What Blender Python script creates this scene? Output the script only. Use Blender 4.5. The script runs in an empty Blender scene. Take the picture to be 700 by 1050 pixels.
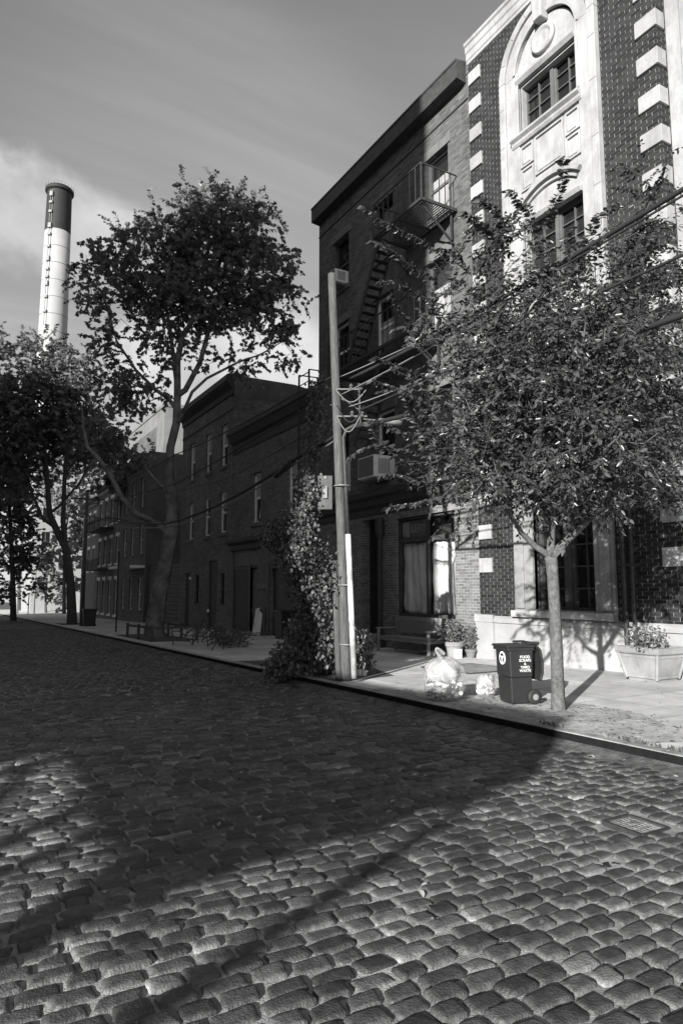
import bpy, bmesh, math, random
import numpy as np
from mathutils import Vector, Matrix
R = math.radians
random.seed(7); rng = np.random.default_rng(7)
sc = bpy.context.scene
COL = sc.collection

# ------------------------------------------------------------------ camera
F, CX, CY, H, SL = 700.0, 350.0, 525.0, 1.7, 0.0155
PITCH = math.atan(80 / 700); YAW = math.atan(405 / (700 / math.cos(PITCH)))
fw = Vector((math.sin(YAW) * math.cos(PITCH), math.cos(YAW) * math.cos(PITCH), math.sin(PITCH)))
rt = Vector((math.cos(YAW), -math.sin(YAW), 0)); upv = rt.cross(fw)
CAM = Vector((0, 0, H))
cam = bpy.data.cameras.new('camera'); cam.sensor_fit = 'VERTICAL'; cam.sensor_height = 36; cam.sensor_width = 36
cam.lens = 36 * 700 / 1050; cam.clip_start = 0.05; cam.clip_end = 6000
cam_o = bpy.data.objects.new('camera', cam); COL.objects.link(cam_o)
mw = Matrix((rt, upv, -fw)).transposed().to_4x4(); mw.translation = CAM; cam_o.matrix_world = mw
sc.camera = cam_o

# ------------------------------------------------------------------ light
SUN_EL = 17.0; SUN_V = Vector((4.923, 3.338, 0)).normalized()          # horizontal travel of the light
sun = bpy.data.lights.new('sun', 'SUN'); sun.energy = 5.0; sun.angle = R(0.53); sun.color = (1, 0.99, 0.98)
sun_o = bpy.data.objects.new('sun', sun); COL.objects.link(sun_o)
tv = Vector((SUN_V.x * math.cos(R(SUN_EL)), SUN_V.y * math.cos(R(SUN_EL)), -math.sin(R(SUN_EL))))
sun_o.rotation_euler = tv.to_track_quat('-Z', 'Y').to_euler(); sun_o.location = (-30, -20, 40)
w = bpy.data.worlds.new('World'); sc.world = w; w.use_nodes = True
nt = w.node_tree; N = nt.nodes; L = nt.links; N.clear()
def nd(tree, kind, **kw):
    n = tree.nodes.new(kind)
    for k, v in kw.items():
        if k.startswith('i_'): n.inputs[k[2:].replace('_', ' ')].default_value = v
        else: setattr(n, k, v)
    return n
def mth(tree, op, a, b=None, c=None, clamp=False):
    n = tree.nodes.new('ShaderNodeMath'); n.operation = op; n.use_clamp = clamp
    for i, v in enumerate((a, b, c)):
        if v is None: continue
        if isinstance(v, (int, float)): n.inputs[i].default_value = v
        else: tree.links.new(v, n.inputs[i])
    return n.outputs[0]
def mapr(tree, v, a, b, c, d, smooth=False):
    n = tree.nodes.new('ShaderNodeMapRange'); n.interpolation_type = 'SMOOTHSTEP' if smooth else 'LINEAR'
    tree.links.new(v, n.inputs['Value'])
    for k, x in zip(('From Min', 'From Max', 'To Min', 'To Max'), (a, b, c, d)): n.inputs[k].default_value = x
    return n.outputs[0]
SKY_K = 0.10; SKY_GAIN = 1.55; SKY_CAP = 4.5
sky = nd(nt, 'ShaderNodeTexSky', sky_type='NISHITA', sun_disc=False)
sky.sun_elevation = R(SUN_EL); sky.sun_rotation = math.atan2(-SUN_V.x, -SUN_V.y)
sky.air_density = 1.0; sky.dust_density = 0.6; sky.ozone_density = 1.0
sep = nd(nt, 'ShaderNodeSeparateColor'); L.new(sky.outputs[0], sep.inputs[0])
# a red-filtered black and white sky: mostly the red channel, a little green
base = mth(nt, 'ADD', mth(nt, 'MULTIPLY', sep.outputs[0], 0.75), mth(nt, 'MULTIPLY', sep.outputs[1], 0.25))
base = mth(nt, 'DIVIDE', mth(nt, 'MULTIPLY', base, SKY_GAIN), mth(nt, 'MULTIPLY_ADD', base, 1 / SKY_CAP, 1.0))   # film shoulder of the sky
tc = nd(nt, 'ShaderNodeTexCoord'); sx = nd(nt, 'ShaderNodeSeparateXYZ'); L.new(tc.outputs['Generated'], sx.inputs[0])
zz = mth(nt, 'MAXIMUM', sx.outputs[2], 0.06)
cx_ = mth(nt, 'DIVIDE', sx.outputs[0], zz); cy_ = mth(nt, 'DIVIDE', sx.outputs[1], zz)
cmb = nd(nt, 'ShaderNodeCombineXYZ'); L.new(cx_, cmb.inputs[0]); L.new(cy_, cmb.inputs[1])
n1 = nd(nt, 'ShaderNodeTexNoise', i_Scale=0.55, i_Detail=8.0, i_Roughness=0.6, i_Distortion=0.4); L.new(cmb.outputs[0], n1.inputs['Vector'])
n4 = nd(nt, 'ShaderNodeTexNoise', i_Scale=6.5, i_Detail=10.0, i_Roughness=0.58, i_Distortion=0.25); L.new(tc.outputs['Generated'], n4.inputs['Vector'])
cum = mapr(nt, n1.outputs[0], 0.47, 0.68, 0, 1, True)
az = mth(nt, 'ARCTAN2', sx.outputs[0], sx.outputs[1]); el = mth(nt, 'ARCSINE', sx.outputs[2])
def bank(a0, e0, ra, re_, tilt):                                      # one bank of heaped cloud
    da = mth(nt, 'SUBTRACT', az, a0); de = mth(nt, 'SUBTRACT', mth(nt, 'SUBTRACT', el, e0), mth(nt, 'MULTIPLY', da, tilt))
    q = mth(nt, 'ADD', mth(nt, 'POWER', mth(nt, 'DIVIDE', da, ra), 2.0), mth(nt, 'POWER', mth(nt, 'ABSOLUTE', mth(nt, 'DIVIDE', de, re_)), 2.0))
    return mapr(nt, mth(nt, 'ADD', q, mth(nt, 'MULTIPLY', mth(nt, 'SUBTRACT', n4.outputs[0], 0.5), 4.2)), 0.0, 1.5, 1, 0, True)
cum = mth(nt, 'MULTIPLY', cum, mapr(nt, sx.outputs[2], 0.3, 0.42, 0.55, 0, True))
for bk in ((0.05, 0.475, 0.26, 0.07, -0.12), (0.42, 0.33, 0.26, 0.075, 0.1), (0.9, 0.3, 0.3, 0.06, 0.0), (-0.5, 0.4, 0.4, 0.07, 0.0), (2.2, 0.35, 0.5, 0.08, 0.0)): cum = mth(nt, 'MAXIMUM', cum, bank(*bk))
mp = nd(nt, 'ShaderNodeMapping'); mp.inputs['Scale'].default_value = (0.35, 1.5, 1); mp.inputs['Rotation'].default_value = (0, 0, R(35)); L.new(cmb.outputs[0], mp.inputs[0])
n2 = nd(nt, 'ShaderNodeTexNoise', i_Scale=0.9, i_Detail=9.0, i_Roughness=0.62, i_Distortion=0.8); L.new(mp.outputs[0], n2.inputs['Vector'])
cir = mth(nt, 'MULTIPLY', mapr(nt, n2.outputs[0], 0.40, 0.72, 0, 1, True), 0.3)
da_ = mth(nt, 'DIVIDE', mth(nt, 'SUBTRACT', az, 0.30), 0.34); de_ = mth(nt, 'DIVIDE', mth(nt, 'SUBTRACT', el, 0.58), 0.2)
veil = mapr(nt, mth(nt, 'ADD', mth(nt, 'MULTIPLY', da_, da_), mth(nt, 'MULTIPLY', de_, de_)), 0.0, 1.2, 1, 0, True)   # a thin veil of high cloud
cir = mth(nt, 'ADD', cir, mth(nt, 'MULTIPLY', veil, mapr(nt, n2.outputs[0], 0.3, 0.7, 0.15, 0.75)))
CLOUD = 1.2
lum = mth(nt, 'ADD', base, mth(nt, 'MULTIPLY', mth(nt, 'ADD', mth(nt, 'MULTIPLY', cum, mapr(nt, n4.outputs[0], 0.35, 0.62, 1.5, 0.6)), mth(nt, 'MULTIPLY', cir, 0.8)), CLOUD))
bg = nd(nt, 'ShaderNodeBackground', i_Strength=SKY_K); L.new(lum, bg.inputs[0])
out = nd(nt, 'ShaderNodeOutputWorld'); L.new(bg.outputs[0], out.inputs[0])
sc.view_settings.view_transform = 'Standard'; sc.view_settings.look = 'None'
sc.view_settings.exposure = 1.0; sc.view_settings.gamma = 1.0; sc.view_settings.use_curve_mapping = False
sc.render.engine = 'CYCLES'
sc.cycles.max_bounces = 6; sc.cycles.transparent_max_bounces = 12; sc.cycles.use_denoising = True

# ------------------------------------------------------------------ helpers
def ray(x, y): return fw * F + rt * (x - CX) - upv * (y - CY)
def onX(x, y, X): d = ray(x, y); return CAM + d * (X / d.x)
def onY(x, y, Y): d = ray(x, y); return CAM + d * (Y / d.y)
def onG(x, y, dz=0.13): d = ray(x, y); return CAM + d * ((dz - H) / (d.z + SL * d.y))
def atD(x, y, D): return CAM + ray(x, y) * (D / F)
def G(Y): return -SL * Y
def PV(Y): return -SL * Y + 0.13                                      # pavement height

def mat(name, v, rough=0.85, var=0.25, scale=3.0, bump=0.0, bscale=40.0, metal=0.0, spec=0.3, stain=0.0, attr=None, stretch=None):
    m = bpy.data.materials.new(name); m.use_nodes = True; t = m.node_tree
    b = t.nodes['Principled BSDF']; b.inputs['Roughness'].default_value = rough; b.inputs['Metallic'].default_value = metal
    b.inputs['Specular IOR Level'].default_value = spec
    g = nd(t, 'ShaderNodeNewGeometry'); pos = g.outputs['Position']
    if stretch:
        mp = nd(t, 'ShaderNodeMapping'); mp.inputs['Scale'].default_value = stretch; t.links.new(pos, mp.inputs[0]); pos = mp.outputs[0]
    n = nd(t, 'ShaderNodeTexNoise', i_Scale=scale, i_Detail=6.0, i_Roughness=0.65); t.links.new(pos, n.inputs['Vector'])
    val = mapr(t, n.outputs[0], 0.28, 0.72, v * (1 - var), v * (1 + var))
    if stain:
        n3 = nd(t, 'ShaderNodeTexNoise', i_Scale=scale * 0.23, i_Detail=7.0, i_Roughness=0.7); t.links.new(g.outputs['Position'], n3.inputs['Vector'])
        val = mth(t, 'MULTIPLY', val, mapr(t, n3.outputs[0], 0.36, 0.6, 1 - stain, 1, True))
    if attr:
        a = nd(t, 'ShaderNodeAttribute', attribute_name=attr); val = mth(t, 'MULTIPLY', val, a.outputs['Fac'])
    t.links.new(val, b.inputs['Base Color'])
    if bump:
        n2 = nd(t, 'ShaderNodeTexNoise', i_Scale=bscale, i_Detail=4.0); t.links.new(pos, n2.inputs['Vector'])
        bp = nd(t, 'ShaderNodeBump', i_Strength=bump, i_Distance=0.02); t.links.new(n2.outputs[0], bp.inputs['Height']); t.links.new(bp.outputs[0], b.inputs['Normal'])
    return m
def brick_mat(name, c1, c2, mort_h, mort_v, bw=0.26, rh=0.084, mw_=0.011, var=0.35, bump=0.5, rough=0.85, flemish=False):
    m = bpy.data.materials.new(name); m.use_nodes = True; t = m.node_tree
    b = t.nodes['Principled BSDF']; b.inputs['Roughness'].default_value = rough; b.inputs['Specular IOR Level'].default_value = 0.25
    g = nd(t, 'ShaderNodeNewGeometry'); s = nd(t, 'ShaderNodeSeparateXYZ'); t.links.new(g.outputs['Position'], s.inputs[0])
    u = mth(t, 'ADD', s.outputs[0], s.outputs[1]); v = s.outputs[2]
    nz = nd(t, 'ShaderNodeTexNoise', i_Scale=1.3, i_Detail=3.0); t.links.new(g.outputs['Position'], nz.inputs['Vector'])
    v = mth(t, 'ADD', v, mth(t, 'MULTIPLY', nz.outputs[0], 0.012))
    vr = mth(t, 'DIVIDE', v, rh); row = mth(t, 'FLOOR', vr); fv = mth(t, 'FRACT', vr)
    par = mth(t, 'FRACT', mth(t, 'MULTIPLY', row, 0.5))               # 0 or .5
    ur = mth(t, 'ADD', mth(t, 'DIVIDE', u, bw), par); coli = mth(t, 'FLOOR', ur); fu = mth(t, 'FRACT', ur)
    hm = mth(t, 'LESS_THAN', fv, mw_ / rh); vm = mth(t, 'LESS_THAN', fu, mw_ * 1.25 / bw)
    cc = nd(t, 'ShaderNodeCombineXYZ'); t.links.new(coli, cc.inputs[0]); t.links.new(row, cc.inputs[1])
    wn = nd(t, 'ShaderNodeTexWhiteNoise'); wn.noise_dimensions = '3D'; t.links.new(cc.outputs[0], wn.inputs['Vector'])
    col = mapr(t, wn.outputs['Value'], 0, 1, c1, c2)
    ns = nd(t, 'ShaderNodeTexNoise', i_Scale=0.6, i_Detail=7.0, i_Roughness=0.7); t.links.new(g.outputs['Position'], ns.inputs['Vector'])
    col = mth(t, 'MULTIPLY', col, mapr(t, ns.outputs[0], 0.3, 0.7, 1 - var, 1 + var))
    def mix(fac, a, bb):
        x = nd(t, 'ShaderNodeMix', data_type='FLOAT'); t.links.new(fac, x.inputs[0])
        for i, q in ((2, a), (3, bb)):
            if isinstance(q, (int, float)): x.inputs[i].default_value = q
            else: t.links.new(q, x.inputs[i])
        return x.outputs[0]
    n5 = nd(t, 'ShaderNodeTexNoise', i_Scale=5.0, i_Detail=5.0); t.links.new(g.outputs['Position'], n5.inputs['Vector'])
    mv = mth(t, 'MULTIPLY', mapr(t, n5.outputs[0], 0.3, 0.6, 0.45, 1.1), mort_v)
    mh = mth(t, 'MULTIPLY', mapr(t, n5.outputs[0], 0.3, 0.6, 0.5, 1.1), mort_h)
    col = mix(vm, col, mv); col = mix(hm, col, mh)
    t.links.new(col, b.inputs['Base Color'])
    hgt = mth(t, 'SUBTRACT', mth(t, 'MULTIPLY_ADD', n5.outputs[0], 0.3, 0.7), mth(t, 'MAXIMUM', hm, vm))
    bp = nd(t, 'ShaderNodeBump', i_Strength=bump, i_Distance=0.012); t.links.new(hgt, bp.inputs['Height']); t.links.new(bp.outputs[0], b.inputs['Normal'])
    return m
def leaf_mat(name, v, trans=0.25, rough=0.5):
    m = bpy.data.materials.new(name); m.use_nodes = True; t = m.node_tree
    b = t.nodes['Principled BSDF']; b.inputs['Roughness'].default_value = rough; b.inputs['Specular IOR Level'].default_value = 0.35
    a = nd(t, 'ShaderNodeAttribute', attribute_name='tone'); val = mth(t, 'MULTIPLY', a.outputs['Fac'], v)
    t.links.new(val, b.inputs['Base Color'])
    tr = nd(t, 'ShaderNodeBsdfTranslucent'); t.links.new(mth(t, 'MULTIPLY', val, 1.3), tr.inputs[0])
    mx = nd(t, 'ShaderNodeMixShader'); mx.inputs[0].default_value = trans
    t.links.new(b.outputs[0], mx.inputs[1]); t.links.new(tr.outputs[0], mx.inputs[2]); t.links.new(mx.outputs[0], t.nodes['Material Output'].inputs[0])
    return m
def glass_mat(name, v=0.012, rough=0.04):
    m = mat(name, v, rough=rough, var=0.1, spec=0.6)
    t = m.node_tree; b = t.nodes['Principled BSDF']
    g = nd(t, 'ShaderNodeNewGeometry'); n2 = nd(t, 'ShaderNodeTexNoise', i_Scale=1.6, i_Detail=1.0); t.links.new(g.outputs['Position'], n2.inputs['Vector'])
    bp = nd(t, 'ShaderNodeBump', i_Strength=0.25, i_Distance=0.03); t.links.new(n2.outputs[0], bp.inputs['Height']); t.links.new(bp.outputs[0], b.inputs['Normal'])
    return m
def film_mat(name, v, opacity, rough=0.25, spec=0.6):
    m = bpy.data.materials.new(name); m.use_nodes = True; t = m.node_tree
    b = t.nodes['Principled BSDF']; b.inputs['Base Color'].default_value = (v, v, v, 1); b.inputs['Roughness'].default_value = rough; b.inputs['Specular IOR Level'].default_value = spec
    g = nd(t, 'ShaderNodeNewGeometry'); n = nd(t, 'ShaderNodeTexNoise', i_Scale=11.0, i_Detail=5.0); t.links.new(g.outputs['Position'], n.inputs['Vector'])
    bp = nd(t, 'ShaderNodeBump', i_Strength=0.6, i_Distance=0.03); t.links.new(n.outputs[0], bp.inputs['Height']); t.links.new(bp.outputs[0], b.inputs['Normal'])
    tp = nd(t, 'ShaderNodeBsdfTransparent'); mx = nd(t, 'ShaderNodeMixShader')
    t.links.new(mapr(t, n.outputs[0], 0.3, 0.7, opacity * 0.7, min(1, opacity * 1.3)), mx.inputs[0])
    t.links.new(tp.outputs[0], mx.inputs[1]); t.links.new(b.outputs[0], mx.inputs[2]); t.links.new(mx.outputs[0], t.nodes['Material Output'].inputs[0])
    return m

def tag(o, label=None, cat=None, group=None, kind=None):
    if label: o['label'] = label
    if cat: o['category'] = cat
    if group: o['group'] = group
    if kind: o['kind'] = kind
    return o
def thing(name, label, cat, loc=(0, 0, 0), group=None):
    o = bpy.data.objects.new(name, None); COL.objects.link(o); o.location = loc; o.empty_display_size = 0.2
    return tag(o, label, cat, group)
def origin(o):
    while o.parent: o = o.parent
    return Vector(o.location)
class MB:
    def __init__(s): s.v = []; s.f = []
    def add(s, vs, fs):
        k = len(s.v); s.v += [Vector(p) for p in vs]; s.f += [tuple(i + k for i in f) for f in fs]; return s
    def box(s, x0, x1, y0, y1, z0, z1):
        return s.add([(x, y, z) for x in (x0, x1) for y in (y0, y1) for z in (z0, z1)],
                     [(0, 1, 3, 2), (4, 6, 7, 5), (0, 4, 5, 1), (2, 3, 7, 6), (0, 2, 6, 4), (1, 5, 7, 3)])
    def obox(s, c, ax, ay, az):
        c = Vector(c); ax, ay, az = Vector(ax), Vector(ay), Vector(az)
        return s.add([c + ax * i + ay * j + az * k for i in (-1, 1) for j in (-1, 1) for k in (-1, 1)],
                     [(0, 1, 3, 2), (4, 6, 7, 5), (0, 4, 5, 1), (2, 3, 7, 6), (0, 2, 6, 4), (1, 5, 7, 3)])
    def bar(s, a, b, w_, h_, up=(0, 0, 1)):
        a, b = Vector(a), Vector(b); d = b - a; l = d.length; d.normalize()
        u = Vector(up)
        if abs(d.dot(u)) > 0.98: u = Vector((0, 1, 0))
        x = d.cross(u).normalized(); z = x.cross(d)
        return s.obox((a + b) / 2, d * (l / 2), x * (w_ / 2), z * (h_ / 2))
    def tube(s, pts, rad, n=8, cap=True):
        pts = [Vector(p) for p in pts]
        if not isinstance(rad, (list, tuple)): rad = [rad] * len(pts)
        k0 = len(s.v); px = None
        for i, p in enumerate(pts):
            d = (pts[min(i + 1, len(pts) - 1)] - pts[max(i - 1, 0)])
            d = d.normalized() if d.length > 1e-9 else Vector((0, 0, 1))
            if px is None:
                px = d.cross(Vector((0.31, 0.11, 0.94)));
                if px.length < 0.1: px = d.cross(Vector((1, 0, 0)))
            px = (px - d * px.dot(d)).normalized(); py = d.cross(px)
            for j in range(n):
                a = 2 * math.pi * j / n; s.v.append(p + (px * math.cos(a) + py * math.sin(a)) * rad[i])
        for i in range(len(pts) - 1):
            for j in range(n):
                a = k0 + i * n + j; b = k0 + i * n + (j + 1) % n; s.f.append((a, b, b + n, a + n))
        if cap:
            s.f.append(tuple(k0 + j for j in range(n))[::-1]); s.f.append(tuple(k0 + (len(pts) - 1) * n + j for j in range(n)))
        return s
    def lathe(s, c, prof, n=20, sx=1, sy=1):
        c = Vector(c); k0 = len(s.v)
        for r, z in prof:
            for j in range(n):
                a = 2 * math.pi * j / n; s.v.append(c + Vector((r * sx * math.cos(a), r * sy * math.sin(a), z)))
        for i in range(len(prof) - 1):
            for j in range(n):
                a = k0 + i * n + j; b = k0 + i * n + (j + 1) % n; s.f.append((a, b, b + n, a + n))
        s.f.append(tuple(k0 + j for j in range(n))[::-1]); s.f.append(tuple(k0 + (len(prof) - 1) * n + j for j in range(n)))
        return s
    def prismX(s, yz, x0, x1):                                      # polygon in the facade plane, extruded along X
        n = len(yz); k = len(s.v)
        s.v += [Vector((x0, y, z)) for y, z in yz] + [Vector((x1, y, z)) for y, z in yz]
        s.f += [tuple(range(k, k + n)), tuple(range(k + n, k + 2 * n))[::-1]]
        s.f += [(k + i, k + n + i, k + n + (i + 1) % n, k + (i + 1) % n) for i in range(n)]
        return s
    def ringX(s, outer, inner, x0, x1):                             # band between two open outlines of equal length
        n = len(outer); k = len(s.v)
        for x in (x0, x1):
            s.v += [Vector((x, y, z)) for y, z in outer] + [Vector((x, y, z)) for y, z in inner]
        o0, i0, o1, i1 = k, k + n, k + 2 * n, k + 3 * n
        for j in range(n - 1):
            s.f += [(o0 + j, o0 + j + 1, i0 + j + 1, i0 + j), (o1 + j, i1 + j, i1 + j + 1, o1 + j + 1),
                    (o0 + j, o1 + j, o1 + j + 1, o0 + j + 1), (i0 + j, i0 + j + 1, i1 + j + 1, i1 + j)]
        for j in (0, n - 1): s.f.append((o0 + j, i0 + j, i1 + j, o1 + j))
        return s
    def mouldY(s, prof, y0, y1, X):                                 # profile (out, z) swept along Y on a facade at X
        n = len(prof); k = len(s.v)
        s.v += [Vector((X - o, y0, z)) for o, z in prof] + [Vector((X - o, y1, z)) for o, z in prof]
        s.f += [(k + i, k + n + i, k + n + i + 1, k + i + 1) for i in range(n - 1)]
        s.f += [tuple(range(k, k + n)), tuple(range(k + n, k + 2 * n))[::-1]]
        return s
    def wallX(s, X, y0, y1, z0, z1, holes, rev):
        ys = sorted({y0, y1, *[h[0] for h in holes], *[h[1] for h in holes]}); zs = sorted({z0, z1, *[h[2] for h in holes], *[h[3] for h in holes]})
        for i in range(len(ys) - 1):
            for j in range(len(zs) - 1):
                a, b, c, d = ys[i], ys[i + 1], zs[j], zs[j + 1]; my, mz = (a + b) / 2, (c + d) / 2
                if any(h[0] < my < h[1] and h[2] < mz < h[3] for h in holes): continue
                s.add([(X, a, c), (X, a, d), (X, b, d), (X, b, c)], [(0, 1, 2, 3)])
        for a, b, c, d in holes:
            x = X + rev
            s.add([(X, a, c), (X, a, d), (x, a, d), (x, a, c)], [(0, 1, 2, 3)]); s.add([(X, b, c), (X, b, d), (x, b, d), (x, b, c)], [(3, 2, 1, 0)])
            s.add([(X, a, d), (X, b, d), (x, b, d), (x, a, d)], [(0, 1, 2, 3)]); s.add([(X, a, c), (X, b, c), (x, b, c), (x, a, c)], [(3, 2, 1, 0)])
        return s
    def build(s, name, m, parent=None, smooth=False, bevel=0, kind=None, recalc=True, label=None, subd=0):
        off = origin(parent) if parent else Vector((0, 0, 0))
        me = bpy.data.meshes.new(name); me.from_pydata([p - off for p in s.v], [], s.f)
        if recalc:
            bm = bmesh.new(); bm.from_mesh(me); bmesh.ops.recalc_face_normals(bm, faces=bm.faces); bm.to_mesh(me); bm.free()
        me.materials.append(m)
        if smooth: me.shade_smooth()
        o = bpy.data.objects.new(name, me); COL.objects.link(o)
        if parent: o.parent = parent
        if bevel:
            md = o.modifiers.new('bevel', 'BEVEL'); md.width = bevel; md.segments = 2; md.limit_method = 'ANGLE'; md.angle_limit = R(40)
        if subd:
            md = o.modifiers.new('sub', 'SUBSURF'); md.levels = subd; md.render_levels = subd
        if kind: o['kind'] = kind
        if label: o['label'] = label
        return o
def npmesh(name, V, Fq, m, parent=None, tone=None, smooth=False):    # numpy verts + equal-sized faces, optional per-vertex tone
    off = np.array(origin(parent)) if parent else np.zeros(3)
    me = bpy.data.meshes.new(name); V = (V - off).astype(np.float32); k = Fq.shape[1]
    me.vertices.add(len(V)); me.vertices.foreach_set('co', V.ravel())
    me.loops.add(Fq.size); me.loops.foreach_set('vertex_index', Fq.ravel().astype(np.int32))
    me.polygons.add(len(Fq)); me.polygons.foreach_set('loop_start', np.arange(0, Fq.size, k, dtype=np.int32))
    me.update(calc_edges=True); me.materials.append(m)
    if tone is not None:
        a = me.attributes.new('tone', 'FLOAT', 'POINT'); a.data.foreach_set('value', tone.astype(np.float32))
    if smooth: me.shade_smooth()
    o = bpy.data.objects.new(name, me); COL.objects.link(o)
    if parent: o.parent = parent
    return o
def text_part(name, body, size, m, parent, frame, extr=0.002):
    cu = bpy.data.curves.new('txt', 'FONT'); cu.body = body; cu.size = size; cu.align_x = 'CENTER'; cu.align_y = 'CENTER'; cu.extrude = extr; cu.space_line = 0.85
    t = bpy.data.objects.new('txt', cu); COL.objects.link(t); bpy.context.view_layer.update()
    me = bpy.data.meshes.new_from_object(t); bpy.data.objects.remove(t)
    f2 = frame.copy(); f2.translation = f2.translation - origin(parent)
    me.transform(f2); me.materials.clear(); me.materials.append(m)
    o = bpy.data.objects.new(name, me); COL.objects.link(o); o.parent = parent; return o

LEAF_OVAL = (np.array([(0, 0, 0), (.28, .22, .05), (.62, .2, .03), (1, 0, -.1), (.62, -.2, .03), (.28, -.22, .05)], float), np.array([(0, 1, 2, 3), (0, 3, 4, 5)]))
LEAF_LOBED = (np.array([(0, 0, 0), (.1, .5, .06), (.45, .3, .0), (.6, .52, .04), (.7, .18, 0), (1, 0, -.12), (.7, -.18, 0), (.6, -.52, .04), (.45, -.3, 0), (.1, -.5, .06)], float),
              np.array([(0, 1, 2, 5), (2, 3, 4, 5), (0, 5, 8, 9), (8, 5, 6, 7)]))
def leaves(name, P, D, size, m, parent, tmpl=LEAF_OVAL, tone=(0.6, 1.4), droop=0.0, flat=None, wide=1.0):
    """P: leaf bases, D: leaf axis directions (n,3)"""
    n = len(P); T, Fq = tmpl
    D = D / (np.linalg.norm(D, axis=1, keepdims=True) + 1e-9); D[:, 2] -= droop; D /= (np.linalg.norm(D, axis=1, keepdims=True) + 1e-9)
    U = rng.normal(size=(n, 3))
    if flat is not None: U = U * (1 - flat) + np.array([0, 0, 2.0]) * flat
    S = np.cross(D, U); S /= (np.linalg.norm(S, axis=1, keepdims=True) + 1e-9); W = np.cross(S, D)
    s = size * rng.uniform(0.65, 1.25, n)
    V = P[:, None, :] + s[:, None, None] * (T[None, :, 0:1] * D[:, None] + T[None, :, 1:2] * wide * S[:, None] + T[None, :, 2:3] * W[:, None])
    k = len(T); FF = (Fq[None] + (np.arange(n) * k)[:, None, None]).reshape(-1, Fq.shape[1])
    tn = np.repeat(rng.uniform(tone[0], tone[1], n), k)
    return npmesh(name, V.reshape(-1, 3), FF, m, parent, tn)

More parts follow.
